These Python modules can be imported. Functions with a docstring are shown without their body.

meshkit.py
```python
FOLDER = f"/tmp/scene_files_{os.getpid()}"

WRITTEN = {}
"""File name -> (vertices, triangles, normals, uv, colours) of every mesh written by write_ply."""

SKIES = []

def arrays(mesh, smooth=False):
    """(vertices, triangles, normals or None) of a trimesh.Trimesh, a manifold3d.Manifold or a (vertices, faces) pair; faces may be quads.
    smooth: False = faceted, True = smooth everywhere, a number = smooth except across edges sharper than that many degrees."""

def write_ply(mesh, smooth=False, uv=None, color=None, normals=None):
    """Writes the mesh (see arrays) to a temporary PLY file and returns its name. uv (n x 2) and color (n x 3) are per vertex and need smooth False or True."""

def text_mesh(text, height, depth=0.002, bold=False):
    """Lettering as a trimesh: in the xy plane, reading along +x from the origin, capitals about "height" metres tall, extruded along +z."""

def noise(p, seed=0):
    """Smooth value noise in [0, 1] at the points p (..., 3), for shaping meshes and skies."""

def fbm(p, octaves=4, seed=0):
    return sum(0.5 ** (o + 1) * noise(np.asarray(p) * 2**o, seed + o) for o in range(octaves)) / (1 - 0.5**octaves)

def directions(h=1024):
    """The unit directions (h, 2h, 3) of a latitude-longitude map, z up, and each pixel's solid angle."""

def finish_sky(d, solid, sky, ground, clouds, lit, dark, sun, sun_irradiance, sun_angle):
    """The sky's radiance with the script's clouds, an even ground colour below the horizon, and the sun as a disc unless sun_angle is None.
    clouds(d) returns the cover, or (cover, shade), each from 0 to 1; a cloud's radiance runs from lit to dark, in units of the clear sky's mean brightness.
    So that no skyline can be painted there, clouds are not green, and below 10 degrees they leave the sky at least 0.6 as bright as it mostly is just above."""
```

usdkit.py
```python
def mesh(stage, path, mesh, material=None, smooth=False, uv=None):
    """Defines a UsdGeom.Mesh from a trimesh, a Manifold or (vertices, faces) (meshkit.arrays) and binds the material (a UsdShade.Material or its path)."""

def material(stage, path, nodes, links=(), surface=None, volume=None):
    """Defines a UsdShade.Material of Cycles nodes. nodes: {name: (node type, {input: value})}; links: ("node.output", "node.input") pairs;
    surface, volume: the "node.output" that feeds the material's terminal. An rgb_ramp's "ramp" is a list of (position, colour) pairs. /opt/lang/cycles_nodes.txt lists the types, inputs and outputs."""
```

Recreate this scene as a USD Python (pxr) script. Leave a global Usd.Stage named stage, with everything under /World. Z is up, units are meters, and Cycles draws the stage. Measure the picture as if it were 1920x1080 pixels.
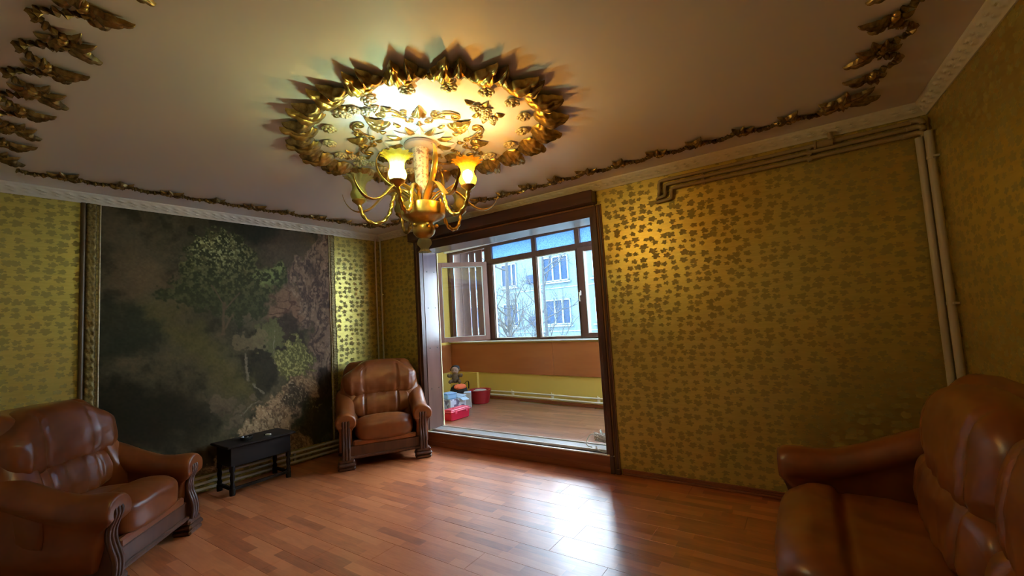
import math
import numpy as np
import trimesh
import manifold3d as m3
import usdkit
from meshkit import fbm, noise
from pxr import Gf, Sdf, Usd, UsdGeom, UsdLux, UsdShade, Vt

stage = Usd.Stage.CreateInMemory()
UsdGeom.SetStageUpAxis(stage, "Z")
UsdGeom.SetStageMetersPerUnit(stage, 1.0)
UsdGeom.Xform.Define(stage, "/World")
UsdGeom.Scope.Define(stage, "/World/Looks")

# ------------------------------------------------------------------ camera, sky, exposure
CAM = np.array([4.5226, -3.6430, 1.3636])
R_ = np.array([[0.82381571, 0.56388345, -0.05799256],
               [0.09105347, -0.03065703, 0.99537401],
               [-0.55949705, 0.82528517, 0.07659929]])      # right, up, forward
cam = UsdGeom.Camera.Define(stage, "/World/camera")
cam.AddTransformOp().Set(Gf.Matrix4d(*R_[0], 0, *R_[1], 0, *(-R_[2]), 0, *CAM, 1))
cam.CreateHorizontalApertureAttr(36.0)
cam.CreateVerticalApertureAttr(20.25)
cam.CreateFocalLengthAttr(809.93 / 1920 * 36.0)
cam.CreateClippingRangeAttr(Gf.Vec2f(0.05, 500.0))
cam.CreateExposureAttr(1.52)

SKY = 8.4                     # brightness of the overcast sky
BULB_COLD, BULB_WARM = 195.0, 200.0


def M(name, nodes, links=(), surface="p.BSDF"):
    return usdkit.material(stage, "/World/Looks/" + name, nodes, links, surface=surface)


sky = UsdLux.DomeLight.Define(stage, "/World/sky")
sky.CreateIntensityAttr(1.0)
sky_mat = M("sky_overcast", {
    "c": ("texture_coordinate", {}), "n": ("noise_texture", {"scale": 2.2, "detail": 4.0}),
    "r": ("rgb_ramp", {"ramp": [(0.3, (0.62, 0.80, 1.0)), (0.7, (0.80, 0.90, 1.0))]}),
    "b": ("background_shader", {"strength": SKY})},
    [("c.generated", "n.vector"), ("n.fac", "r.fac"), ("r.color", "b.color")], surface="b.background")
UsdShade.MaterialBindingAPI.Apply(sky.GetPrim()).Bind(sky_mat)
sky.CreateColorAttr(Gf.Vec3f(0.72, 0.86, 1.0))

# ------------------------------------------------------------------ helpers: prims
_used = {}


def numbered(parent, name):
    k = (str(parent), name)
    n = _used.get(k, 0)
    _used[k] = n + 1
    return name if n == 0 else f"{name}_{n:03d}"


def tag(prim, label=None, cat=None, group=None, kind=None):
    for k, v in (("label", label), ("category", cat), ("group", group), ("kind", kind)):
        if v:
            prim.SetCustomDataByKey(k, v)
    return prim


def thing(name, label, cat, loc=(0, 0, 0), rotz=0.0, group=None, kind=None):
    p = "/World/" + numbered("/World", name)
    x = UsdGeom.Xform.Define(stage, p)
    x.AddTranslateOp().Set(Gf.Vec3d(*map(float, loc)))
    x.AddRotateZOp().Set(float(math.degrees(rotz)))
    tag(x.GetPrim(), label, cat, group, kind)
    return p


def part(parent, name, mesh, m, smooth=30, label=None, kind=None):
    p = parent + "/" + numbered(parent, name)
    o = usdkit.mesh(stage, p, mesh, m, smooth)
    tag(o.GetPrim(), label, None, None, kind)
    return p


def solo(name, mesh, m, label, cat, smooth=30, group=None, kind=None):
    p = part("/World", name, mesh, m, smooth)
    tag(stage.GetPrimAtPath(p), label, cat, group, kind)
    return p


# ------------------------------------------------------------------ helpers: shapes
cat_ = trimesh.util.concatenate


def box(x0, x1, y0, y1, z0, z1, c=0.0):
    a = [min(x0, x1), min(y0, y1), min(z0, z1)]
    b = [max(x0, x1), max(y0, y1), max(z0, z1)]
    if c <= 0:
        m = trimesh.creation.box(extents=np.subtract(b, a))
        m.apply_translation(np.add(a, b) / 2)
        return m
    c = min(c, min(np.subtract(b, a)) * 0.45)
    pts = []
    for i in range(3):
        for sx in (0, 1):
            for sy in (0, 1):
                for sz in (0, 1):
                    s = (sx, sy, sz)
                    p = [(a[k] if s[k] == 0 else b[k]) for k in range(3)]
                    for k in range(3):
                        if k != i:
                            p[k] += c if s[k] == 0 else -c
                    pts.append(p)
    return trimesh.convex.convex_hull(np.array(pts))


def spl(pts, n=24):
    from scipy.interpolate import CubicSpline
    pts = np.asarray(pts, float)
    d = np.r_[0, np.cumsum(np.linalg.norm(np.diff(pts, axis=0), axis=1))]
    return CubicSpline(d, pts)(np.linspace(0, d[-1], n))


def frames(p, up=None):
    t = np.gradient(p, axis=0)
    t /= np.linalg.norm(t, axis=1, keepdims=True) + 1e-12
    if up is None:
        up = np.array([0, 0, 1.0]) if abs(t[0, 2]) < 0.9 else np.array([1.0, 0, 0])
    a = np.zeros_like(p)
    cur = np.asarray(up, float)
    for i in range(len(p)):
        cur = cur - t[i] * (cur @ t[i])
        cur /= np.linalg.norm(cur) + 1e-12
        a[i] = cur
    return t, a, np.cross(t, a)


def grid(X, closed_u=False, closed_v=False, cap=False):
    """X: (n, m, 3) grid of points -> trimesh; cap closes the first and last row with fans."""
    n, m = X.shape[:2]
    nu, nv = (n if closed_u else n - 1), (m if closed_v else m - 1)
    i, j = np.meshgrid(np.arange(nu), np.arange(nv), indexing="ij")
    i2, j2 = (i + 1) % n, (j + 1) % m
    q = np.stack([i * m + j, i2 * m + j, i2 * m + j2, i * m + j2], -1).reshape(-1, 4)
    f = np.vstack([q[:, [0, 1, 2]], q[:, [0, 2, 3]]])
    v = X.reshape(-1, 3)
    if cap:
        k = len(v)
        v = np.vstack([v, X[0].mean(0), X[-1].mean(0)])
        j = np.arange(m if closed_v else m - 1)
        jn = (j + 1) % m
        b = (n - 1) * m
        f = np.vstack([f, np.stack([np.full_like(j, k), j, jn], 1), np.stack([np.full_like(j, k + 1), b + jn, b + j], 1)])
    out = trimesh.Trimesh(v, f, process=False)
    if closed_v and out.volume < 0:
        out.invert()
    return out


def tube(pts, r, sides=8, flat=1.0, twist=0.0, up=None, ridges=0, ridge=0.0):
    p = np.asarray(pts, float)
    r = np.broadcast_to(np.asarray(r, float), (len(p),))
    t, a, b = frames(p, up)
    d = np.r_[0, np.cumsum(np.linalg.norm(np.diff(p, axis=0), axis=1))]
    ang = np.arange(sides) * 2 * np.pi / sides
    A = ang[None, :] + (d * twist)[:, None]
    rr = r[:, None] * (1 + ridge * np.cos(ridges * ang))[None, :]
    X = p[:, None] + (np.cos(A) * rr * flat)[..., None] * a[:, None] + (np.sin(A) * rr)[..., None] * b[:, None]
    return grid(X, closed_v=True, cap=True)


def lathe(prof, n=32, wave=None):
    """prof: (r, z) pairs; wave(theta, i) scales the radius."""
    prof = np.asarray(prof, float)
    th = np.arange(n) * 2 * np.pi / n
    X = np.zeros((len(prof), n, 3))
    for i, (r, z) in enumerate(prof):
        k = 1 if wave is None else wave(th, i)
        X[i, :, 0], X[i, :, 1], X[i, :, 2] = r * k * np.cos(th), r * k * np.sin(th), z
    return grid(X, closed_v=True)


def sbox(a, b, c, e=5.0, n=12):
    """Rounded 'pillow' box with half sizes a, b, c and roundness exponent e."""
    s = np.linspace(-1, 1, n + 1)
    s = np.sign(s) * np.abs(s) ** 0.85
    u, v = np.meshgrid(s, s, indexing="ij")
    o = np.ones_like(u)
    faces = [np.stack(x, -1) for x in ((u, v, o), (v, u, -o), (o, u, v), (-o, v, u), (v, o, u), (u, -o, v))]
    ms = []
    for X in faces:
        k = (np.abs(X) ** e).sum(-1, keepdims=True) ** (1 / e)
        ms.append(grid(X / k * [a, b, c]))
    m = cat_(ms)
    m.merge_vertices()
    return m


def rot(m, ax, deg, at=(0, 0, 0)):
    m.apply_transform(trimesh.transformations.rotation_matrix(math.radians(deg), ax, at))
    return m


def mv(m, x, y, z):
    m.apply_translation([x, y, z])
    return m


def solid(X, thick):
    """Grid of points given a thickness below (along its normals) -> closed sheet."""
    du, dv = np.gradient(X, axis=0), np.gradient(X, axis=1)
    nrm = np.cross(du, dv)
    nrm /= np.linalg.norm(nrm, axis=-1, keepdims=True) + 1e-12
    n, m = X.shape[:2]
    top, bot = X + nrm * thick / 2, X - nrm * thick / 2
    v = np.vstack([top.reshape(-1, 3), bot.reshape(-1, 3)])
    i, j = np.meshgrid(np.arange(n - 1), np.arange(m - 1), indexing="ij")
    q = np.stack([i * m + j, (i + 1) * m + j, (i + 1) * m + j + 1, i * m + j + 1], -1).reshape(-1, 4)
    k = n * m
    rim = list(range(m)) + [r * m + m - 1 for r in range(1, n)] + [(n - 1) * m + c for c in range(m - 2, -1, -1)] + [r * m for r in range(n - 2, 0, -1)]
    rim = np.array(rim)
    rn = np.roll(rim, -1)
    q2 = np.stack([rim, rn, rn + k, rim + k], 1)
    qq = np.vstack([q, q[:, ::-1] + k, q2])
    t = trimesh.Trimesh(v, np.vstack([qq[:, [0, 1, 2]], qq[:, [0, 2, 3]]]), process=False)
    return t


def sst(a, b, x):
    t = np.clip((x - a) / (b - a), 0, 1)
    return t * t * (3 - 2 * t)


# ------------------------------------------------------------------ materials
def plain(name, col, rough=0.5, bump=None, **kw):
    nodes = {"p": ("principled_bsdf", {"base_color": col, "roughness": rough, **kw})}
    links = []
    if bump:
        sc, st, dist = bump
        nodes["c"] = ("texture_coordinate", {})
        nodes["n"] = ("noise_texture", {"scale": sc, "detail": 3.0})
        nodes["b"] = ("bump", {"strength": st, "distance": dist})
        links = [("c.object", "n.vector"), ("n.fac", "b.height"), ("b.normal", "p.normal")]
    return M(name, nodes, links)


def mottled(name, c1, c2, scale, rough=0.5, stretch=(1, 1, 1), bump=0.0, dist=0.002, lo=0.35, hi=0.65, detail=4.0, **kw):
    nodes = {"c": ("texture_coordinate", {}), "m": ("mapping", {"scale": stretch}),
             "n": ("noise_texture", {"scale": scale, "detail": detail, "roughness": 0.6}),
             "r": ("rgb_ramp", {"ramp": [(lo, c1), (hi, c2)]}),
             "b": ("bump", {"strength": bump, "distance": dist}),
             "p": ("principled_bsdf", {"roughness": rough, **kw})}
    return M(name, nodes, [("c.object", "m.vector"), ("m.vector", "n.vector"), ("n.fac", "r.fac"), ("r.color", "p.base_color"),
                           ("n.fac", "b.height"), ("b.normal", "p.normal")])


def wallpaper(name):
    """Satin gold paper with scattered matte leaf prints; pattern runs in wall coordinates (x + y, z)."""
    sc = 15.0
    N = {"g": ("geometry", {}), "s": ("separate_xyz", {}), "a": ("math", {"math_type": "add"}), "c": ("combine_xyz", {"z": 0.0}),
         "k": ("vector_math", {"math_type": "multiply", "vector2": (sc * 0.86, sc * 1.18, 1.0)}),
         "v": ("voronoi_texture", {"dimensions": "2D", "feature": "f1", "scale": 1.0, "randomness": 0.55}),
         "d0": ("vector_math", {"math_type": "subtract"}), "wn": ("noise_texture", {"scale": 3.4, "detail": 1.0}), "wo": ("vector_math", {"math_type": "multiply_add", "vector2": (0.34, 0.34, 0.0), "vector3": (-0.17, -0.17, 0.0)}), "d": ("vector_math", {"math_type": "add"}), "ln": ("vector_math", {"math_type": "length"}), "ds": ("separate_xyz", {}),
         "cs": ("separate_color", {}),
         "sy": ("math", {"math_type": "multiply", "value2": 1.25}), "at": ("math", {"math_type": "arctan2"}), "ro": ("math", {"math_type": "multiply_add", "value2": 6.283}),
         "h": ("math", {"math_type": "multiply", "value2": 2.5}), "co": ("math", {"math_type": "cosine"}), "ab": ("math", {"math_type": "absolute"}),
         "sz": ("math", {"math_type": "multiply_add", "value2": 0.13, "value3": 0.17}),
         "lb": ("math", {"math_type": "multiply_add", "value2": 0.5, "value3": 0.6}),
         "R": ("math", {"math_type": "multiply", "value2": 1.0}), "R2": ("math", {"math_type": "multiply", "value2": 1.55}),
         "df": ("math", {"math_type": "subtract"}),
         "mk": ("map_range", {"range_type": "smoothstep", "from_min": -0.03, "from_max": 0.03, "to_min": 0.0, "to_max": 1.0, "clamp": True}),
         "fib": ("noise_texture", {"scale": 6.0, "detail": 5.0, "roughness": 0.7}),
         "str": ("mapping", {"scale": (1.0, 1.0, 8.0)}),
         "var": ("rgb_ramp", {"ramp": [(0.25, (0.53, 0.405, 0.09)), (0.75, (0.68, 0.53, 0.14))]}),
         "col": ("mix_color", {"b": (0.35, 0.275, 0.056)}),
         "met": ("map_range", {"from_min": 0.0, "from_max": 1.0, "to_min": 0.78, "to_max": 0.0}),
         "rg": ("map_range", {"from_min": 0.0, "from_max": 1.0, "to_min": 0.42, "to_max": 0.55}),
         "bh": ("math", {"math_type": "multiply_add", "value2": 0.5}),
         "bp": ("bump", {"strength": 0.18, "distance": 0.002}),
         "p": ("principled_bsdf", {})}
    L = [("g.position", "s.vector"), ("s.x", "a.value1"), ("s.y", "a.value2"), ("a.value", "c.x"), ("s.z", "c.y"), ("c.vector", "k.vector1"),
         ("k.vector", "v.vector"), ("k.vector", "d0.vector1"), ("v.position", "d0.vector2"), ("k.vector", "wn.vector"), ("wn.color", "wo.vector1"), ("d0.vector", "d.vector1"), ("wo.vector", "d.vector2"), ("d.vector", "ln.vector1"), ("d.vector", "ds.vector"), ("v.color", "cs.color"),
         ("ds.y", "sy.value1"), ("sy.value", "at.value1"), ("ds.x", "at.value2"), ("cs.r", "ro.value1"), ("at.value", "ro.value3"), ("ro.value", "h.value1"),
         ("h.value", "co.value1"), ("co.value", "ab.value1"), ("ab.value", "lb.value1"), ("cs.g", "sz.value1"), ("sz.value", "R.value1"), ("lb.value", "R.value2"),
         ("R.value", "R2.value1"), ("R2.value", "df.value1"), ("ln.value", "df.value2"), ("df.value", "mk.value"),
         ("g.position", "str.vector"), ("str.vector", "fib.vector"), ("fib.fac", "var.fac"),
         ("mk.result", "col.fac"), ("var.color", "col.a"), ("col.result", "p.base_color"), ("mk.result", "met.value"), ("met.result", "p.metallic"),
         ("mk.result", "rg.value"), ("rg.result", "p.roughness"), ("fib.fac", "bh.value1"), ("mk.result", "bh.value3"), ("bh.value", "bp.height"), ("bp.normal", "p.normal")]
    return M(name, N, L)


def laminate(name, c1, c2, c3, coat=1.0, ior=1.9, rough=0.28, strip=0.065, ln=0.42):
    """Printed strip laminate, strips along x."""
    N = {"g": ("geometry", {}), "s": ("separate_xyz", {}),
         "ry": ("math", {"math_type": "divide", "value2": strip}), "fy": ("math", {"math_type": "floor"}),
         "wy": ("white_noise_texture", {"dimensions": "1D"}),
         "rx": ("math", {"math_type": "divide", "value2": ln}), "ox": ("math", {"math_type": "add"}), "fx": ("math", {"math_type": "floor"}),
         "cc": ("combine_xyz", {"z": 0.0}), "wc": ("white_noise_texture", {"dimensions": "2D"}),
         "mp": ("mapping", {"scale": (3.0, 34.0, 1.0)}), "gn": ("noise_texture", {"scale": 2.0, "detail": 5.0, "roughness": 0.65, "distortion": 0.6}),
         "bl": ("noise_texture", {"scale": 7.0, "detail": 3.0}), "mp2": ("mapping", {"scale": (1.0, 3.0, 1.0)}),
         "m1": ("math", {"math_type": "multiply", "value2": 0.42}), "m2": ("math", {"math_type": "multiply_add", "value2": 0.38}),
         "m3": ("math", {"math_type": "multiply_add", "value2": 0.30}),
         "r": ("rgb_ramp", {"ramp": [(0.28, c1), (0.55, c2), (0.8, c3)]}),
         "b": ("bump", {"strength": 0.05, "distance": 0.001}),
         "p": ("principled_bsdf", {"roughness": 0.5, "coat_weight": coat, "coat_ior": ior, "coat_roughness": rough, "specular_ior_level": 0.4})}
    L = [("g.position", "s.vector"), ("s.y", "ry.value1"), ("ry.value", "fy.value1"), ("fy.value", "wy.w"), ("s.x", "rx.value1"), ("rx.value", "ox.value1"),
         ("wy.value", "ox.value2"), ("ox.value", "fx.value1"), ("fx.value", "cc.x"), ("fy.value", "cc.y"), ("cc.vector", "wc.vector"),
         ("g.position", "mp.vector"), ("mp.vector", "gn.vector"), ("g.position", "mp2.vector"), ("mp2.vector", "bl.vector"),
         ("wc.value", "m1.value1"), ("gn.fac", "m2.value1"), ("m1.value", "m2.value3"), ("bl.fac", "m3.value1"), ("m2.value", "m3.value3"),
         ("m3.value", "r.fac"), ("r.color", "p.base_color"), ("gn.fac", "b.height"), ("b.normal", "p.normal")]
    return M(name, N, L)


mt = {}
mt["wallpaper"] = wallpaper("gold_leaf_wallpaper")
mt["floor"] = laminate("laminate_floor", (0.30, 0.068, 0.017), (0.55, 0.148, 0.040), (0.68, 0.22, 0.075), ior=1.85, rough=0.27)
mt["floor_b"] = laminate("balcony_laminate", (0.20, 0.075, 0.03), (0.34, 0.14, 0.065), (0.42, 0.19, 0.095), ior=1.5, rough=0.35)
mt["ceiling"] = plain("ceiling_paint", (0.74, 0.68, 0.60), 0.55, bump=(9, 0.12, 0.01))
mt["cream"] = plain("cream_paint", (0.82, 0.74, 0.58), 0.6)
mt["cornice"] = plain("cornice_cream", (0.66, 0.60, 0.47), 0.5)
mt["gold"] = mottled("antique_gold", (0.34, 0.20, 0.045), (0.60, 0.42, 0.13), 22, 0.36, metallic=0.85, bump=0.15)
mt["gold_dark"] = mottled("aged_gold", (0.16, 0.10, 0.035), (0.40, 0.28, 0.10), 30, 0.38, metallic=0.8, bump=0.15)
mt["gold_pale"] = mottled("pale_gold", (0.46, 0.36, 0.17), (0.72, 0.62, 0.40), 26, 0.45, metallic=0.35)
mt["plaster"] = plain("white_plaster", (0.60, 0.58, 0.54), 0.5)
mt["brass"] = plain("polished_brass", (0.66, 0.42, 0.10), 0.24, metallic=0.9)
mt["brass_satin"] = mottled("satin_brass", (0.48, 0.27, 0.05), (0.70, 0.45, 0.12), 14, 0.30, metallic=0.8)
mt["column"] = mottled("marbled_column", (0.50, 0.36, 0.27), (0.20, 0.10, 0.07), 55, 0.4, lo=0.48, hi=0.62)
mt["canopy"] = plain("canopy_grey", (0.30, 0.24, 0.22), 0.4)
mt["leather"] = mottled("tan_leather", (0.18, 0.043, 0.0075), (0.26, 0.070, 0.0125), 5.0, 0.36, bump=0.0, coat_weight=0.25, coat_roughness=0.22)
mt["wood_red"] = mottled("carved_red_wood", (0.052, 0.015, 0.006), (0.105, 0.034, 0.013), 14, 0.36, stretch=(1, 1, 0.15), coat_weight=0.3, coat_roughness=0.2)
mt["wood_dark"] = mottled("dark_table_wood", (0.010, 0.005, 0.003), (0.020, 0.011, 0.006), 12, 0.6, specular_ior_level=0.2, stretch=(1, 0.2, 1))
mt["wood_brown"] = mottled("brown_frame_wood", (0.055, 0.018, 0.010), (0.095, 0.034, 0.018), 10, 0.32, stretch=(1, 1, 0.1), coat_weight=0.35, coat_roughness=0.2)
mt["wood_brown_h"] = mottled("brown_header_wood", (0.060, 0.020, 0.010), (0.105, 0.040, 0.019), 10, 0.32, stretch=(0.1, 1, 1), coat_weight=0.35, coat_roughness=0.2)
mt["bead"] = plain("light_wood_bead", (0.22, 0.11, 0.05), 0.35)
mt["jamb"] = mottled("glossy_jamb_laminate", (0.13, 0.060, 0.045), (0.18, 0.085, 0.065), 10, 0.2, stretch=(1, 1, 0.1), coat_weight=0.6, coat_ior=1.55, coat_roughness=0.2)
mt["riser"] = mottled("riser_laminate", (0.20, 0.052, 0.016), (0.32, 0.095, 0.030), 9, 0.4, stretch=(0.12, 1, 1.6))
mt["panel"] = mottled("orange_brown_panel", (0.34, 0.095, 0.022), (0.40, 0.125, 0.032), 6, 0.38, stretch=(0.15, 1, 1))
mt["yellow"] = plain("yellow_plaster", (0.62, 0.43, 0.085), 0.7, bump=(60, 0.1, 0.003))
mt["yellow_pale"] = plain("pale_yellow_edge", (0.80, 0.74, 0.42), 0.6)
mt["alu"] = plain("aluminium", (0.78, 0.74, 0.66), 0.38, metallic=0.35)
mt["alu_grey"] = plain("track_grey", (0.42, 0.40, 0.37), 0.35, metallic=0.5)
mt["black"] = plain("black_gap", (0.012, 0.010, 0.009), 0.5)
mt["pipe"] = plain("painted_pipe", (0.52, 0.45, 0.33), 0.42)
mt["pipe_gold"] = plain("ochre_painted_pipe", (0.36, 0.27, 0.13), 0.42)
mt["pipe_pale"] = plain("cream_pipe", (0.66, 0.60, 0.44), 0.4)
mt["window_wood"] = mottled("window_frame_brown", (0.085, 0.034, 0.022), (0.13, 0.055, 0.036), 9, 0.3, stretch=(1, 1, 0.12))
mt["sash_pink"] = mottled("sash_inner_brown", (0.30, 0.15, 0.12), (0.36, 0.19, 0.15), 9, 0.3, stretch=(1, 1, 0.12))
mt["gasket"] = plain("pale_gasket", (0.55, 0.55, 0.48), 0.5)
mt["white"] = plain("white_plastic", (0.80, 0.80, 0.80), 0.3)
mt["pvc"] = plain("gloss_white_panel", (0.78, 0.78, 0.78), 0.12, coat_weight=1.0, coat_ior=1.8, coat_roughness=0.06)
mt["slat"] = mottled("brown_slat", (0.12, 0.045, 0.03), (0.17, 0.07, 0.045), 8, 0.5, stretch=(1, 1, 0.1))
mt["chrome"] = plain("handle_metal", (0.7, 0.68, 0.66), 0.2, metallic=1.0)
mt["red"] = plain("red_plastic", (0.62, 0.012, 0.045), 0.32)
mt["red_lid"] = plain("pinkish_red_plastic", (0.75, 0.06, 0.12), 0.35)
mt["darkred"] = plain("dark_red_plastic", (0.30, 0.008, 0.012), 0.4)
mt["bluewhite"] = plain("pale_blue_plastic", (0.45, 0.62, 0.82), 0.4)
mt["blue"] = plain("sky_blue_card", (0.25, 0.46, 0.75), 0.45)
mt["card"] = mottled("printed_carton", (0.62, 0.66, 0.78), (0.16, 0.13, 0.22), 16, 0.5, lo=0.5, hi=0.58, detail=1.0)
mt["greycard"] = mottled("grey_carton", (0.42, 0.38, 0.36), (0.52, 0.48, 0.44), 12, 0.6)
mt["blackcloth"] = mottled("black_cloth", (0.012, 0.012, 0.014), (0.03, 0.028, 0.03), 30, 0.8)
mt["orange"] = plain("orange_cloth", (0.85, 0.16, 0.06), 0.7)
mt["toy"] = mottled("brown_toy", (0.11, 0.065, 0.035), (0.20, 0.12, 0.07), 40, 0.85)
mt["toy_face"] = mottled("toy_face", (0.28, 0.16, 0.11), (0.36, 0.22, 0.15), 40, 0.8)
mt["cable"] = plain("white_cable", (0.85, 0.82, 0.75), 0.45)
mt["facade"] = mottled("facade_render", (0.027, 0.054, 0.066), (0.031, 0.059, 0.071), 1.5, 0.85)
mt["facade_win"] = plain("facade_glass", (0.006, 0.019, 0.042), 0.5, specular_ior_level=0.1)
mt["facade_frame"] = plain("facade_white_frame", (0.055, 0.088, 0.102), 0.6)
mt["bark"] = mottled("grey_bark", (0.006, 0.009, 0.012), (0.011, 0.015, 0.019), 8, 0.9)
mt["ground"] = mottled("courtyard_ground", (0.16, 0.16, 0.15), (0.24, 0.24, 0.22), 1, 0.9)
mt["concrete"] = plain("concrete", (0.40, 0.40, 0.38), 0.8)
mt["frame_olive"] = mottled("gilded_olive_frame", (0.11, 0.075, 0.02), (0.30, 0.21, 0.06), 60, 0.42, metallic=0.45)
mt["frame_brown"] = plain("dark_frame_edge", (0.12, 0.072, 0.025), 0.4)
mt["lighter"] = plain("white_lighter", (0.75, 0.75, 0.72), 0.4)
mt["ash"] = plain("dark_ashtray", (0.02, 0.015, 0.012), 0.25)

M_pane = M("window_glass", {"f": ("fresnel", {"IOR": 1.45}), "t": ("transparent_bsdf", {"color": (0.97, 0.99, 1.0)}), "g": ("glossy_bsdf", {"color": (1, 1, 1), "roughness": 0.02}), "m": ("mix_closure", {})},
           [("f.fac", "m.fac"), ("t.BSDF", "m.closure1"), ("g.BSDF", "m.closure2")], surface="m.closure")
M_frost = M("frosted_glass", {"c": ("texture_coordinate", {}), "v": ("voronoi_texture", {"scale": 60.0}), "r": ("rgb_ramp", {"ramp": [(0.1, (0.14, 0.22, 0.36)), (0.6, (0.26, 0.38, 0.54))]}),
                              "t": ("translucent_bsdf", {}), "x": ("transparent_bsdf", {"color": (0.45, 0.65, 0.85)}), "m": ("mix_closure", {"fac": 0.15})},
            [("c.object", "v.vector"), ("v.distance", "r.fac"), ("r.color", "t.color"), ("t.BSDF", "m.closure1"), ("x.BSDF", "m.closure2")], surface="m.closure")


M_frost_end = M("frosted_end_glass", {"t": ("translucent_bsdf", {"color": (0.80, 0.84, 0.88)}), "x": ("transparent_bsdf", {"color": (0.8, 0.9, 1.0)}), "m": ("mix_closure", {"fac": 0.12})}, [("t.BSDF", "m.closure1"), ("x.BSDF", "m.closure2")], surface="m.closure")


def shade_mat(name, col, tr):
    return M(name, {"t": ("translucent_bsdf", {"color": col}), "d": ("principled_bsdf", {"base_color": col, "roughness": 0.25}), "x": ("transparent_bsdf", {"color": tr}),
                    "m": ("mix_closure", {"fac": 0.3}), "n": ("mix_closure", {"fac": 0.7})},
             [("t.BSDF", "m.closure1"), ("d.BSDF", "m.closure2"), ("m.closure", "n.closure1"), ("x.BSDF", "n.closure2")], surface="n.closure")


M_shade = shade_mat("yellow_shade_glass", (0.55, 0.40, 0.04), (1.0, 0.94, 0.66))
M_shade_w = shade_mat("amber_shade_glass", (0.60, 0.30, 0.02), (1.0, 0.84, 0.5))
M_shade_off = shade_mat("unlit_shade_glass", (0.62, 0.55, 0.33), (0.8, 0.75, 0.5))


def glow(name, col, s):
    return M(name, {"e": ("emission", {"color": col, "strength": s})}, surface="e.emission")


# ------------------------------------------------------------------ room shell
H = 2.57            # ceiling
TA, TC, W = 0.0506, 0.0553, 5.2465
YF = -3.95          # wall behind the camera


def xa(y):
    return TA * y           # wall_left plane


def xc(y):
    return W - TC * y       # wall_right plane (y negative -> further right)


WALLA_ANG = math.atan2(-1.0, -TA)   # direction along wall_left, away from the back corner


def prism(poly, z0, z1):
    m = trimesh.creation.extrude_polygon(__import__("shapely").Polygon(poly), z1 - z0, engine="earcut")
    return mv(m, 0, 0, z0)


OX0, OX1, OZ1, TH = 0.755, 2.985, 2.27, 0.26       # opening to the balcony
solo("ceiling", prism([(xa(0) - .3, 0.0), (W + .3, 0.0), (xc(YF) + .3, YF - .1), (xa(YF) - .3, YF - .1)], H, H + 0.12), mt["ceiling"], "painted ceiling of the room, warm grey", "ceiling", False, kind="structure")
solo("wall_left", prism([(0, 0), (xa(YF), YF), (xa(YF) - .15, YF), (-.15, 0)], -0.02, H), mt["wallpaper"], "gold leaf-patterned papered wall behind the large landscape mural", "wall", False, kind="structure")
solo("wall_right", prism([(W, 0), (xc(YF), YF), (xc(YF) + .15, YF), (W + .15, 0)], -0.02, H), mt["wallpaper"], "dim gold papered wall at the right edge beside the sofa", "wall", False, kind="structure")
solo("wall_front", box(xa(YF) - .15, xc(YF) + .15, YF - .12, YF, -0.02, H), mt["cream"], "plain cream wall behind the camera", "wall", False, kind="structure")
back = cat_([box(-1.15, OX0, 0, TH, -.02, 2.86), box(OX1, W + .15, 0, TH, -.02, 2.86), box(OX0, OX1, 0, TH, OZ1, 2.86)])
solo("wall_back", back, mt["wallpaper"], "gold leaf-patterned papered wall with the wide balcony opening", "wall", False, kind="structure")

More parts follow.
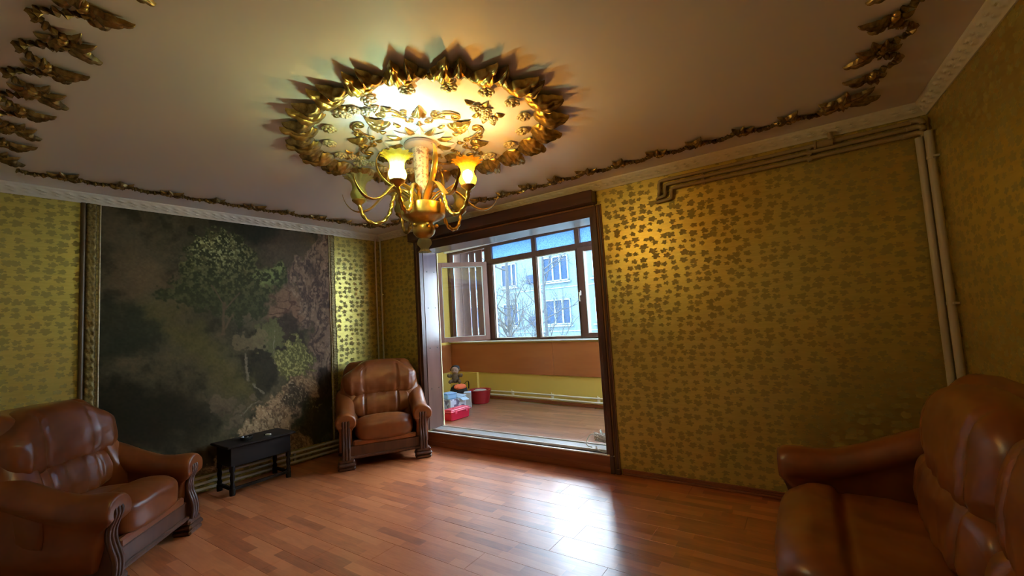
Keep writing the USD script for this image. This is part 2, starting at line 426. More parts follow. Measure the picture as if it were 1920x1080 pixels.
# laminate floor: a slab and its boards, running along the back wall
fl = thing("floor", "glossy reddish-brown strip laminate floor of the room", "floor", kind="structure")
part(fl, "subfloor", prism([(-.3, 0.05), (W + .3, 0.05), (xc(YF) + .2, YF), (xa(YF) - .2, YF)], -0.06, -0.012), mt["black"], False)
rng = np.random.default_rng(3)
bw, bl = 0.195, 1.29
for r in range(21):
    y1 = -r * bw
    y0 = max(y1 - bw, YF)
    if y1 - y0 < .02:
        continue
    x = xa(y0) - rng.uniform(0.1, bl)
    xend = xc(y0) + .0
    while x < xend:
        a, b = max(x, xa((y0 + y1) / 2) + .002), min(x + bl, xc((y0 + y1) / 2) - .002)
        if b - a > .05:
            part(fl, "plank", box(a + .0006, b - .0006, y0 + .0006, y1 - .0006, -0.012, 0, .0006), mt["floor"], False)
        x += bl


# cornices with leaf relief
def relief_strip(p0, p1, prof, outn, n=500, per=0.075, amp=0.014, zone=(0.25, 0.8), seed=0, up=np.array([0, 0, 1.0])):
    """A moulding from p0 to p1: prof is a list of (out, up) offsets; relief raised in the middle zone of the profile."""
    p0, p1, outn = map(np.asarray, (p0, p1, outn))
    prof = np.asarray(prof, float)
    d = np.r_[0, np.cumsum(np.linalg.norm(np.diff(prof, axis=0), axis=1))]
    d /= d[-1]
    mcount = 14
    q = np.stack([np.interp(np.linspace(0, 1, mcount), d, prof[:, k]) for k in (0, 1)], 1)
    s = np.linspace(0, 1, n)
    L = np.linalg.norm(p1 - p0)
    dl = np.linspace(0, 1, mcount)
    S, D = np.meshgrid(s * L, dl, indexing="ij")
    w = sst(zone[0], zone[0] + .12, D) * (1 - sst(zone[1] - .12, zone[1], D))
    ph = S / per * 2 * np.pi
    rel = np.abs(np.sin(ph / 2 + 2.4 * np.sin((D - .5) * 5))) ** 1.5 * (0.6 + 0.4 * np.cos(ph + 9 * (D - .5))) * w * amp
    nrm = np.gradient(q, axis=0)
    nrm = np.stack([nrm[:, 1], -nrm[:, 0]], 1)
    nrm /= np.linalg.norm(nrm, axis=1, keepdims=True) + 1e-9
    if nrm[:, 0].mean() < 0:
        nrm = -nrm
    O = q[None, :, 0] + rel * nrm[None, :, 0]
    U = q[None, :, 1] + rel * nrm[None, :, 1]
    X = p0 + s[:, None, None] * (p1 - p0) + O[..., None] * outn + U[..., None] * up
    # close the back
    backp = np.array([[0, prof[-1, 1]], [0, prof[0, 1]]])
    B = p0 + s[:, None, None] * (p1 - p0) + backp[None, :, 0, None] * outn + backp[None, :, 1, None] * up
    return grid(np.concatenate([X, B], 1), closed_v=True, cap=True)


cor = [(0.0, -0.075), (0.008, -0.075), (0.012, -0.066), (0.016, -0.06), (0.05, -0.018), (0.058, -0.014), (0.062, -0.006), (0.062, 0.0)]
ex = 0.001
solo("trim", relief_strip([xa(YF) + ex, YF, H - .001], [ex, -ex, H - .001], cor, [1, -TA, 0]), mt["cornice"], "cream relief cornice above the mural wall", "cornice", 40, kind="structure")
solo("trim", relief_strip([ex, -ex, H - .001], [W, -ex, H - .001], cor, [0, -1, 0], n=620), mt["cornice"], "cream relief cornice above the balcony opening wall", "cornice", 40, kind="structure")
solo("trim", relief_strip([W - ex, 0, H - .001], [xc(YF) - ex, YF, H - .001], cor, [-1, -TC, 0]), mt["cornice"], "cream relief cornice above the right-hand wall", "cornice", 40, kind="structure")

# skirting on the back wall, right of the opening
sk = cat_([box(3.09, W, -.014, 0, 0, .018, .004), box(3.09, W, -.010, 0, .018, .042, .004), box(3.09, W, -.014, 0, .042, .052, .004)])
solo("baseboard_back", sk, mt["riser"], "low reddish wooden skirting right of the balcony opening", "baseboard", 30, kind="structure")

# ------------------------------------------------------------------ opening frame
hd = thing("trim", "dark brown wooden header and casing around the balcony opening", "door frame", kind="structure")
part(hd, "fascia", cat_([box(.66, 3.035, -.11, 0, 2.375, 2.488, .004), box(.66, 3.035, -.112, -.10, 2.375, 2.392, .003)]), mt["wood_brown_h"])
part(hd, "bead", box(.70, 3.02, -.035, -.0, 2.352, 2.372, .006), mt["bead"])
part(hd, "head", box(.74, 3.0, -.03, TH + .01, 2.262, 2.352, .004), mt["wood_brown_h"])
part(hd, "casing", cat_([box(2.99, 3.03, -.03, 0, 0, 2.36, .004), box(2.96, 2.992, -.018, TH + .01, .15, 2.27, .003)]), mt["wood_brown"])
part(hd, "bead", tube([[3.036, -.012, 0], [3.036, -.012, 2.365]], .009, 8), mt["bead"])
part(hd, "casing", box(3.043, 3.063, -.012, 0, 0, 2.365, .003), mt["wood_brown"])
part(hd, "bead", tube([[3.068, -.006, 0.0], [3.068, -.006, 2.37]], .006, 8), mt["bead"])
part(hd, "casing", cat_([box(.66, .705, -.02, 0, 0, 2.375, .004), box(.72, .76, -.03, .03, .16, 2.30, .004)]), mt["wood_brown"])
part(hd, "bead", tube([[.713, -.022, 0.12], [.713, -.022, 2.36]], .008, 8), mt["bead"])
jb = part(hd, "jamb", box(.742, .765, .03, TH - .005, .15, 2.27, .002), mt["jamb"], label="glossy reddish-brown jamb panel with screws")
for z in (.62, 1.1, 1.58, 2.02):
    for y in (.085, .205):
        part(jb, "screw", mv(rot(trimesh.creation.cylinder(.006, .006, sections=10), [0, 1, 0], 90), .767, y, z), mt["black"])
part(hd, "edge", box(.742, .775, TH - .002, TH + .012, .15, 2.27, .002), mt["yellow_pale"], label="pale yellow plaster edge behind the jamb")
part(hd, "plinth", box(3.04, 3.08, -.03, 0, 0, .05, .006), mt["wood_brown"])

st = thing("step", "low reddish wooden step with aluminium sliding track under the opening", "step", kind="structure")
part(st, "riser", cat_([box(.70, 3.03, -.02, .03, 0, .148, .002), box(.70, 3.03, -.026, -.018, 0, .055, .003)]), mt["riser"])
part(st, "nosing", box(.70, 3.035, -.03, -.005, .146, .158, .003), mt["alu"])
part(st, "track", box(.765, 2.96, .0, .07, .12, .146), mt["black"], label="black slot of the sliding track")
part(st, "rail", box(.765, 2.96, .062, .078, .14, .166, .003), mt["alu"])
part(st, "threshold_plate", box(.765, 2.96, .078, .225, .12, .158, .002), mt["alu_grey"])
part(st, "rail", box(.765, 2.96, .222, .238, .14, .168, .003), mt["alu"])

# ------------------------------------------------------------------ balcony
TB = -0.094
TH_B = math.atan(TB)
BO = np.array([0.0, 2.07, 0.0])
cb, sb_ = math.cos(TH_B), math.sin(TH_B)


def bal(s, d, z):
    """balcony frame: s along its outer wall, d outwards."""
    return np.array([s * cb - d * sb_, BO[1] + s * sb_ + d * cb, z])


bf = thing("balcony_floor", "pinkish-brown laminate floor of the glazed balcony", "floor", kind="structure")
part(bf, "slab", prism([tuple(bal(-.95, 0.05, 0)[:2]), tuple(bal(3.45, 0.05, 0)[:2]), (3.3, .24), (-.95, .24)], .02, .118), mt["concrete"], False)
y = .24
row = 0
while y < 2.15:
    x = -.95 - rng.uniform(0.1, 1.2)
    while x < 3.4:
        a, b = max(x, -.82), min(x + 1.29, 3.3)
        ymax = min(y + .195, 2.07 + TB * b - .002)
        if b - a > .05 and ymax - y > .02:
            part(bf, "plank", box(a + .0006, b - .0006, y + .0006, ymax - .0006, .118, .13, .0006), mt["floor_b"], False)
        x += 1.29
    y += .195
    row += 1
BL = thing("wall_balcony_left", "yellow plastered side wall of the balcony with a brown panel", "wall", BO, TH_B, kind="structure")
part(BL, "plaster", box(-.98, -.80, -1.95, .05, .02, 2.7), mt["yellow"], False)
part(BL, "panel", box(-.80, -.782, -1.8, -.002, .53, 1.01, .003), mt["panel"], label="orange-brown laminate panel")
BB = thing("wall_balcony_back", "yellow parapet wall under the balcony window with orange-brown panels", "wall", BO, TH_B, kind="structure")
part(BB, "plaster", box(-.80, 3.6, 0, .16, .02, 1.05), mt["yellow"], False)
for a, b in ((-.778, 1.405), (1.408, 3.44)):
    part(BB, "panel", box(a, b, -.02, 0, .545, 1.022, .003), mt["panel"])
part(BB, "plaster_pier", box(-.80, -.13, -.05, 0, .13, .545, .004), mt["yellow"])
part(BB, "window_sill", box(-.78, 3.45, -.06, .12, 1.045, 1.068, .005), mt["white"], label="white window sill")
part(BB, "skirting", box(-.13, 3.45, -.018, 0, .13, .175, .004), mt["riser"], label="brown skirting strip")
BR = thing("wall_balcony_right", "low yellow wall with glazing at the hidden right end of the balcony", "wall", BO, TH_B, kind="structure")
part(BR, "plaster", box(3.45, 3.6, -1.45, .05, .02, 1.05), mt["yellow"], False)
part(BR, "glazing_frame", cat_([box(3.49, 3.55, -1.45, .05, 1.05, 1.12), box(3.49, 3.55, -1.45, .05, 2.62, 2.69), box(3.49, 3.55, -.74, -.66, 1.1, 2.65), box(3.49, 3.55, -.03, .05, 1.1, 2.65), box(3.49, 3.55, -1.45, -1.38, 1.1, 2.65)]), mt["window_wood"], False)
part(BR, "pane", box(3.515, 3.52, -1.4, 0, 1.1, 2.65), M_frost_end, False, label="frosted end pane")
bc = thing("balcony_ceiling", "glossy white plastic panelled ceiling of the balcony", "ceiling", BO, TH_B, kind="structure")
for k in range(8):
    d0 = -2.0 + k * .25
    part(bc, "ceiling_panel", box(-.85, 3.5, d0 + .002, d0 + .248, 2.69, 2.72, .004), mt["pvc"], 30)
part(bc, "edge_trim", box(-.80, 3.45, -.07, -.0, 2.652, 2.69, .006), mt["white"])
part(bc, "slab", box(-1.0, 3.65, -2.05, .55, 2.725, 2.86), mt["concrete"], False)

wn = thing("window_1", "brown framed balcony window with frosted top lights and an open casement", "window", BO, TH_B, kind="structure")
FD0, FD1 = 0.01, 0.085
ww = mt["window_wood"]
part(wn, "frame_rail", box(-.80, 3.5, FD0, FD1, 1.066, 1.098, .004), ww)
part(wn, "frame_rail", box(-.80, 3.5, FD0, FD1, 2.615, 2.69, .004), ww)
part(wn, "transom", box(.11, 3.5, FD0 - .004, FD1, 2.325, 2.408, .004), ww)
for a, b in ((-.80, -.72), (.13, .285), (1.115, 1.195), (1.885, 1.965), (2.62, 2.70), (3.42, 3.5)):
    part(wn, "mullion", box(a, b, FD0 - .002, FD1, 1.09, 2.63, .004), ww)
for a, b in ((.285, 1.115), (1.195, 1.885)):
    p_ = part(wn, "pane", box(a, b, .045, .049, 1.095, 2.33), M_pane, False)
    part(p_, "gasket", cat_([box(a, a + .012, .03, .06, 1.1, 2.325), box(b - .012, b, .03, .06, 1.1, 2.325), box(a, b, .03, .06, 1.098, 1.11), box(a, b, .03, .06, 2.313, 2.325)]), mt["gasket"], False)
for a, b in ((.285, 1.115), (1.195, 1.885), (1.965, 2.62), (2.70, 3.42)):
    part(wn, "frosted_pane", box(a, b, .045, .049, 2.40, 2.62), M_frost, False, label="frosted patterned top light")
part(wn, "pane", box(2.70, 3.42, .045, .049, 1.095, 2.33), M_pane, False)
# right sash (closed) with its handle
rs = part(wn, "sash", cat_([box(1.935, 2.035, -.03, .05, 1.085, 2.345, .005), box(2.20, 2.66, -.03, .05, 1.085, 1.15, .005), box(2.03, 2.66, -.03, .05, 1.085, 1.145, .005),
                            box(2.03, 2.66, -.03, .05, 2.275, 2.345, .005), box(2.58, 2.66, -.03, .05, 1.085, 2.345, .005)]), ww)
part(rs, "pane", box(2.03, 2.59, .01, .016, 1.14, 2.28), M_pane, False)
part(rs, "gasket", cat_([box(2.033, 2.045, -.034, .02, 1.14, 2.28), box(2.57, 2.582, -.034, .02, 1.14, 2.28)]), mt["gasket"], False)
part(rs, "handle", cat_([box(1.94, 1.965, -.045, -.03, 1.665, 1.735, .005), mv(rot(trimesh.creation.cylinder(.008, .03, sections=12), [1, 0, 0], 90), 1.952, -.055, 1.705),
                         tube([[1.952, -.068, 1.712], [1.952, -.07, 1.66], [1.952, -.068, 1.585]], [.009, .008, .007], 10)]), mt["chrome"])
# open casement, hinged at the left mullion and swung into the balcony
ang = math.radians(180 + 52)
hs, hd_ = .175, -.005
ca, sa = math.cos(ang), math.sin(ang)


def casement(m):
    m.apply_transform(np.array([[ca, -sa, 0, hs], [sa, ca, 0, hd_], [0, 0, 1, 0], [0, 0, 0, 1]]))
    return m


cw = .82
cs_ = part(wn, "sash", casement(cat_([box(0, .075, -.035, .035, 1.085, 2.375, .006), box(cw - .075, cw, -.035, .035, 1.085, 2.375, .006),
                                      box(.07, cw - .07, -.035, .035, 1.085, 1.16, .006), box(.07, cw - .07, -.035, .035, 2.30, 2.375, .006)])), mt["sash_pink"], label="open casement with pinkish-brown frame")
part(cs_, "pane", casement(box(.07, cw - .07, -.003, .003, 1.155, 2.305)), M_pane, False)
part(cs_, "gasket", casement(cat_([box(.073, .085, -.037, .03, 1.155, 2.305), box(cw - .085, cw - .073, -.037, .03, 1.155, 2.305), box(.07, cw - .07, -.037, .03, 1.155, 1.166), box(.07, cw - .07, -.037, .03, 2.294, 2.305)])), mt["gasket"], False)
part(cs_, "hinge", casement(cat_([tube([[-.008, -.03, z], [-.008, -.03, z + .08]], .009, 8) for z in (1.2, 2.2)])), mt["chrome"])

sl = thing("slatted_screen", "brown vertical slats standing outside the open left casement window", "screen", BO, TH_B)
for k, (a, b) in enumerate(((-.79, -.60), (-.592, -.42), (-.395, -.265), (-.235, -.075), (-.02, .075))):
    part(sl, "slat", box(a, b, .16, .18, 1.07, 2.69, .004), mt["slat"])
part(sl, "rail", box(-.80, .11, .18, .20, 1.10, 1.15, .004), mt["slat"])
part(sl, "rail", box(-.80, .11, .18, .20, 2.60, 2.65, .004), mt["slat"])

bp_ = thing("heating_pipe", "pair of cream heating pipes along the foot of the balcony wall", "pipe", BO, TH_B)
for z, r in ((.205, .013), (.262, .011)):
    part(bp_, "pipe", tube([[-.13, -.045, z], [1.0, -.045, z + .004], [3.1, -.045, z]], r, 10), mt["pipe_pale"])
for s in (.6, 1.35, 2.1):
    part(bp_, "bracket", cat_([box(s, s + .02, -.05, 0, .19, .275, .002), tube([[s + .01, -.045, .262], [s + .01, -.045, .30]], .006, 6)]), mt["pipe_pale"])

# ------------------------------------------------------------------ outside
gy = -6.0
solo("ground", box(-45, 30, 3.2, 45, gy - .3, gy), mt["ground"], "courtyard ground below the balcony", "ground", False, kind="structure")
FB = np.array([0, 22.0, 0])
bd = thing("apartment_building", "pale blue-grey apartment building across the courtyard behind bare trees", "building", FB, TH_B)
part(bd, "wall", box(-38, 14, 0, 9, gy, 8.9), mt["facade"], False)
part(bd, "cornice", box(-38.2, 14.2, -.35, .1, 8.6, 9.0, .03), mt["facade_frame"])
for rz in (-2.05, .95, 3.95):
    part(bd, "string_course", box(-38, 14, -.05, .02, rz - .5, rz - .42, .01), mt["facade_frame"], False)
    for k in range(9):
        wx = -26.6 + k * 3.95
        wd = 2.1 if k % 2 == 0 else 1.5
        f_ = part(bd, "window_frame", cat_([box(wx, wx + .09, -.09, .02, rz, rz + 1.75), box(wx + wd - .09, wx + wd, -.09, .02, rz, rz + 1.75), box(wx, wx + wd, -.09, .02, rz, rz + .09), box(wx, wx + wd, -.09, .02, rz + 1.66, rz + 1.75),
                                            box(wx + wd * .36, wx + wd * .36 + .12, -.09, .02, rz, rz + 1.75), box(wx + wd * .66, wx + wd * .66 + .12, -.09, .02, rz, rz + 1.75), box(wx - .15, wx + wd + .15, -.2, .02, rz - .14, rz - .04)]), mt["facade_frame"], False)
        part(f_, "window_pane", box(wx + .05, wx + wd - .05, -.03, -.01, rz + .05, rz + 1.7), mt["facade_win"], False)
    for k in range(0, 9, 3):
        wx = -24.0 + k * 3.95
        part(bd, "air_conditioner", cat_([box(wx, wx + .8, -.35, -.02, rz + .1, rz + .65, .02), box(wx - .05, wx + .85, -.37, -.02, rz + .03, rz + .09)]), mt["facade_win"])


def tree(name, label, base, top, seed, spread):
    r = np.random.default_rng(seed)
    t = thing(name, label, "tree", base)
    trunk = spl([[0, 0, 0], [.06, 0, top * .3], [-.05, .05, top * .6], [.05, 0, top]], 16)
    part(t, "trunk", tube(trunk, np.linspace(.14, .05, 16), 8), mt["bark"], True)

    def grow(p, d, L, rad, lvl, out):
        n = 6
        pts = [p]
        for _ in range(n):
            d = d + r.normal(0, .10, 3) + [0, 0, .07]
            d /= np.linalg.norm(d)
            pts.append(pts[-1] + d * L / n)
        out.append(tube(np.array(pts), np.linspace(rad, rad * .4, n + 1), 5 if lvl < 2 else 3))
        if lvl < 3:
            for _ in range((5, 4, 4)[lvl]):
                k = r.integers(2, n + 1)
                dd = d + r.normal(0, .75, 3)
                dd /= np.linalg.norm(dd)
                grow(pts[k], dd, L * r.uniform(.38, .62), rad * .5, lvl + 1, out)
    for k in range(15):
        h = top * r.uniform(.42, 1.0)
        p = np.array([np.interp(h, trunk[:, 2], trunk[:, j]) for j in range(3)])
        az = r.uniform(0, 2 * np.pi)
        out = []
        grow(p, np.array([math.cos(az), math.sin(az), r.uniform(.3, 1.0)]) / 1.2, spread * (1.15 - h / top * .6), .04, 0, out)
        part(t, "branch", cat_(out), mt["bark"], True)


tree("bare_tree", "bare leafless tree with a straight trunk outside the left window pane", (-5.05, 10.2, gy), 11.0, 5, 2.1)
tree("bare_tree", "bare leafless spreading tree outside the middle window pane", (-7.1, 16.6, gy), 11.5, 11, 2.7)

# ------------------------------------------------------------------ balcony clutter
tb = thing("toolbox", "red plastic toolbox with a pinkish lid on the balcony floor", "toolbox", (.585, .70, .13), math.radians(88))
bm = box(-.18, .18, -.075, .075, 0, .105, .012)
bm.vertices[:, :2] *= (0.92 + .08 * (bm.vertices[:, 2:3] / .105))
part(tb, "body", bm, mt["red"])
part(tb, "lid", cat_([box(-.19, .19, -.085, .085, .105, .122, .006), box(-.178, .178, -.074, .074, .118, .142, .018)]), mt["red_lid"])
part(tb, "handle", cat_([box(-.07, .07, -.02, .02, .14, .15, .004)]), mt["red_lid"])
for s in (-.1, .1):
    part(tb, "latch", box(s - .018, s + .018, -.093, -.08, .085, .128, .004), mt["red_lid"])
bx = thing("carton", "printed pale blue cardboard carton behind the red toolbox", "box", (.30, 1.04, .13), math.radians(78))
part(bx, "body", box(-.20, .07, -.11, .11, 0, .205, .004), mt["card"])
part(bx, "flap", rot(box(-.04, .07, -.19, -.10, .206, .212, .002), [1, 0, 0], 20, (0, -.11, .206)), mt["bluewhite"], label="pale blue open top flap")
part(bx, "lid", rot(box(-.06, .085, -.11, .11, .213, .228, .006), [0, 1, 0], -7, (-.02, 0, .213)), mt["bluewhite"], label="pale blue lid lying on top")
gb = thing("carton", "small grey carton between the printed carton and the red tub", "box", (.26, 1.31, .13), math.radians(35))
part(gb, "body", box(-.05, .05, -.065, .065, 0, .225, .003), mt["greycard"])
part(gb, "flap", box(-.05, .05, -.065, .065, .225, .231, .002), mt["bluewhite"])
tu = thing("tub", "round dark red plastic tub on the balcony floor by the corner", "tub", (.20, 1.68, .13))
part(tu, "bowl", lathe([(0, .0), (.125, 0), (.138, .012), (.165, .185), (.175, .198), (.177, .206), (.168, .208), (.155, .19), (.13, .02), (0, .015)], 36), mt["darkred"], 40)
part(tu, "rim_grip", cat_([box(.16, .195, -.03, .03, .196, .206, .004), box(-.195, -.16, -.03, .03, .196, .206, .004)]), mt["darkred"])
cn = solo("cloth", mv(sbox(.11, .105, .045, 2.6, 10), .20, 1.68, .13 + .165), mt["greycard"], "grey-brown cloth heaped inside the dark red tub", "cloth", True)
wb = thing("storage_box", "tall white plastic box in the left corner of the balcony", "box", (.115, .70, .13), math.radians(10))
part(wb, "body", box(-.065, .065, -.09, .09, 0, .49, .01), mt["bluewhite"])
part(wb, "lid", box(-.072, .072, -.097, .097, .49, .52, .008), mt["white"])
bb = thing("storage_box", "sky blue box lying on the printed carton", "box", (.28, .90, .337), math.radians(74))
part(bb, "body", box(-.085, .075, -.085, .085, 0, .072, .015), mt["blue"])
part(bb, "lid", box(-.088, .078, -.088, .088, .072, .082, .004), mt["blue"])
bg = thing("bag", "black cloth bag with an orange garment, slumped behind the printed carton", "bag", (.0, 1.42, .13))
b_ = sbox(.13, .13, .16, 2.8, 14)
v_ = b_.vertices
b_.vertices = v_ + (fbm(v_ * 9, 3, 4) - .5)[:, None] * v_ * .35
part(bg, "body", mv(b_, 0, 0, .16), mt["blackcloth"], True)
part(bg, "strap", tube(spl([[.06, .02, .28], [.11, .08, .36], [.10, .11, .24]], 12), .010, 6, flat=.4), mt["blackcloth"], True)
g_ = sbox(.095, .055, .04, 2.4, 12)
g_.vertices += (fbm(g_.vertices * 16, 3, 9) - .5)[:, None] * .04
part(bg, "garment", mv(rot(g_, [0, 0, 1], 60), .085, -.07, .29), mt["orange"], True, label="bright orange cloth on the bag")
TS = .60
ty = thing("soft_toy", "brown plush toy with a dark hair tuft sitting on the black bag", "toy", (-.10, 1.46, .462), math.radians(35))


def tsb(a, b, c, x, y, z, n=10):
    return mv(sbox(a * TS, b * TS, c * TS, 2.2, n), x * TS, y * TS, z * TS)


part(ty, "body", tsb(.10, .085, .13, 0, 0, .12), mt["toy"], True)
hd2 = part(ty, "head", tsb(.095, .09, .10, 0, -.02, .32), mt["toy_face"], True)
part(hd2, "hair", tsb(.11, .095, .075, .01, .03, .375), mt["blackcloth"], True)
part(hd2, "muzzle", tsb(.045, .035, .032, 0, -.105, .295, 8), mt["toy_face"], True)
for s in (-1, 1):
    part(hd2, "ear", tsb(.035, .018, .04, s * .10, 0, .34, 8), mt["toy"], True)
    part(hd2, "eye", tsb(.011, .011, .011, s * .035, -.105, .335, 4), mt["black"], True)
    part(ty, "arm", tube(spl(np.array([[s * .08, -.02, .2], [s * .16, -.05, .18], [s * .17, -.10, .22]]) * TS, 8), np.array([.04, .042, .042, .04, .04, .038, .036, .03]) * TS, 8), mt["toy"], True)
    part(ty, "leg", tube(spl(np.array([[s * .06, -.04, .05], [s * .11, -.12, .05], [s * .12, -.2, .04]]) * TS, 8), np.array([.045, .046, .046, .045, .044, .043, .045, .035]) * TS, 8), mt["toy"], True)
rr = np.random.default_rng(8)
cc = []
for k in range(9):
    R0 = rr.uniform(.045, .085)
    th = np.linspace(0, 2 * np.pi * 1.1, 26)
    tl, az = rr.uniform(.3, 1.3), rr.uniform(0, 6.28)
    ring = np.stack([R0 * np.cos(th), R0 * np.sin(th) * math.cos(tl), R0 * np.sin(th) * math.sin(tl) + .004 * th], 1)
    ring = ring @ trimesh.transformations.rotation_matrix(az, [0, 0, 1])[:3, :3].T
    cc.append(mv(tube(ring, .0062, 6), 0, 0, .085 + rr.uniform(-.01, .02)))
cb_ = thing("cable_coil", "tangled coil of white cable on the right end of the threshold", "cable", (2.87, .12, .158))
part(cb_, "coil", cat_(cc), mt["cable"], True)
part(cb_, "tail", tube(spl([[-.05, -.03, .02], [.02, -.10, .006], [.08, -.11, .012], [.115, -.10, .07]], 16), .006, 6), mt["cable"], True)
part(cb_, "tail", tube(spl([[-.06, 0, .08], [-.14, .05, .10], [-.16, .0, .04], [-.10, -.02, .01]], 16), .006, 6), mt["cable"], True)

# ------------------------------------------------------------------ mural, painted procedurally on a fine mesh
NU, NV = 460, 400
uu, vv = np.meshgrid(np.linspace(0, 1, NU), np.linspace(0, 1, NV), indexing="ij")
PX, PY = 15 + 970 * uu, (20 + 115 * uu) + vv * ((1260 - 250 * uu) - (20 + 115 * uu))


QX, QY = PX.copy(), PY.copy()


def F(sx, sy, o=4, s=0):
    return fbm(np.stack([QX / sx, QY / sy, np.zeros_like(QX)], -1), o, s)


PX = PX + (F(90, 90, 4, 41) - .5) * 110 + (F(22, 22, 4, 42) - .5) * 44
PY = PY + (F(90, 90, 4, 43) - .5) * 110 + (F(22, 22, 4, 44) - .5) * 44


def seg(ax, ay, bx, by, w=1.0):
    X_, Y_ = QX + w * (PX - QX), QY + w * (PY - QY)
    dx, dy = bx - ax, by - ay
    t = np.clip(((X_ - ax) * dx + (Y_ - ay) * dy) / (dx * dx + dy * dy), 0, 1)
    return np.hypot(X_ - ax - t * dx, Y_ - ay - t * dy), t


def blob(x, y, rx, ry):
    return np.hypot((PX - x) / rx, (PY - y) / ry)


img = np.zeros((NU, NV, 3))


def lay(mask, col, k=1.0):
    global img
    m_ = np.clip(mask * k, 0, 1)[..., None]
    img = img * (1 - m_) + np.asarray(col) * m_


n1, n2, n3, n4 = F(120, 120, 5, 1), F(40, 40, 5, 2), F(14, 14, 4, 3), F(7, 7, 3, 4)
img[:] = np.array([.085, .072, .042])
lay(sst(.35, .7, n1), (.15, .125, .075), .7)
lay(sst(.5, .75, n2) * sst(.3, .7, n1), (.19, .15, .085), .6)
lay(sst(.5, .3, n2) * sst(.65, .4, n1), (.03, .028, .018), .7)
hz, _ = seg(40, 150, 220, 470)
lay(np.exp(-(hz / 120) ** 2) * (.2 + n2), (.16, .125, .075), .6)                       # hazy hillside
lay(np.exp(-(blob(150, 330, 90, 70)) ** 2), (.26, .175, .10), .5)
sl_, _ = seg(190, 500, 520, 800)
lay(np.exp(-(sl_ / 65) ** 2) * (.45 + n2), (.15, .13, .045), .7)                        # olive slope
lay(sst(.55, .2, blob(640, 130, 420, 140)) * (.5 + n2), (.045, .045, .03), .9)
lay(sst(1.1, .5, blob(760, 190, 150, 110)), (.13, .095, .065), .8)
lay(sst(1.15, .5, blob(120, 930, 330, 190)), (.035, .03, .018), .95)
lay(sst(1.1, .5, blob(90, 560, 130, 150) + (n2 - .5) * .5), (.05, .055, .035), .8)
crown = np.minimum.reduce([blob(430, 250, 140, 120), blob(520, 300, 120, 120), blob(360, 330, 110, 100), blob(480, 400, 150, 110), blob(660, 330, 90, 80), blob(620, 420, 110, 80), blob(310, 400, 100, 80)])
crown = crown + (n3 - .5) * .75 + (n2 - .5) * .5
cm = sst(1.08, .9, crown)
lay(cm, (.065, .07, .032), .95)
lt = np.clip((n3 - .42) * 4.5, 0, 1) * cm * np.clip(1.25 - (PY - 130) / 330, .1, 1)
lay(lt, (.26, .245, .105), .6)
lay(cm * np.clip((n4 - .55) * 6, 0, 1) * np.exp(-(blob(410, 190, 130, 90)) ** 2), (.5, .5, .26), .8)
lay(sst(1.1, .7, blob(650, 300, 80, 60) + (n3 - .5)) * np.clip((n3 - .4) * 5, 0, 1), (.26, .30, .12), .8)
for q in ((450, 570, 447, 440, 6), (447, 450, 400, 360, 3), (449, 470, 520, 390, 3), (440, 575, 490, 490, 4), (668, 510, 662, 455, 3)):
    d_, _ = seg(*q[:4], .15)
    lay(sst(q[4] * 1.6, q[4] * .5, d_), (.16, .115, .07), .95)
rk = np.abs(2 * F(60, 26, 5, 12) - 1)
path_ = sst(1.1, .7, blob(760, 480, 120, 110) + (n2 - .5) * .6)
lay(path_, (.27, .165, .11), .9)
lay(path_ * sst(.2, .05, rk), (.12, .065, .045), .8)
edge_ = 800 + 45 * np.sin(PY / 75) + (n2 - .5) * 110 + np.clip(PY - 560, 0, 300) * .35 + np.clip(230 - PY, 0, 300) * .9
cliff = sst(-12, 22, PX - edge_) * sst(1000, 900, PY)
st_ = np.abs(2 * fbm(np.stack([PX / 34 + PY / 160, PY / 90 - PX / 300, 0 * PX], -1), 5, 21) - 1)
lay(cliff, (.29, .20, .145), .97)
lay(cliff * sst(.28, .04, st_), (.08, .055, .05), .85)
lay(cliff * np.clip((n3 - .55) * 4, 0, 1), (.42, .30, .22), .6)
lay(cliff * sst(.35, .1, blob(870, 300, 90, 160)), (.10, .075, .06), .6)
gul = sst(1.25, .6, blob(620, 730, 75, 130) + (n2 - .5) * .9)
lay(gul, (.045, .038, .024), .7)
lay(sst(1.1, .8, blob(750, 580, 95, 85) + (n2 - .5) * .6), (.06, .045, .032), .85)
lay(sst(1.05, .8, blob(660, 590, 90, 60) + (n3 - .5)), (.17, .17, .075), .85)
for q in ((547, 665, 553, 775, 8), (570, 790, 622, 826, 6), (678, 560, 676, 700, 3), (600, 860, 520, 930, 4)):
    d_, t_ = seg(*q[:4], .25)
    lay(sst(q[4], q[4] * .2, d_ + (n4 - .5) * 14) * (.35 + n4), (.36, .31, .23), .75)
lay(sst(1.05, .8, blob(560, 600, 70, 40) + (n3 - .5) * 1.2), (.24, .19, .11), .7)
bush = sst(1.06, .85, np.minimum(blob(770, 680, 90, 60), blob(810, 640, 60, 50)) + (n3 - .5) * 1.0)
lay(bush, (.16, .155, .06), .95)
lay(bush * np.clip((n4 - .45) * 5, 0, 1), (.40, .37, .15), .8)
slope = sst(-14, 14, (PY - 985) + (PX - 545) * 1.05 + (n3 - .5) * 60) * sst(8, -10, PX - (880 + (PY - 760) * .05 + (n2 - .5) * 60)) * sst(720, 760, PY + (n3 - .5) * 50)
lay(slope, (.46, .31, .185), .95)
lay(slope * sst(.26, .05, np.abs(2 * fbm(np.stack([(PX + PY) / 50, (PX - PY) / 24, 0 * PX], -1), 4, 31) - 1)), (.14, .09, .055), .8)
lay(slope * sst(1.1, .7, blob(790, 850, 75, 85) + (n2 - .5) * .7), (.085, .062, .04), .9)
lay(slope * np.clip((n4 - .6) * 5, 0, 1), (.55, .42, .28), .6)
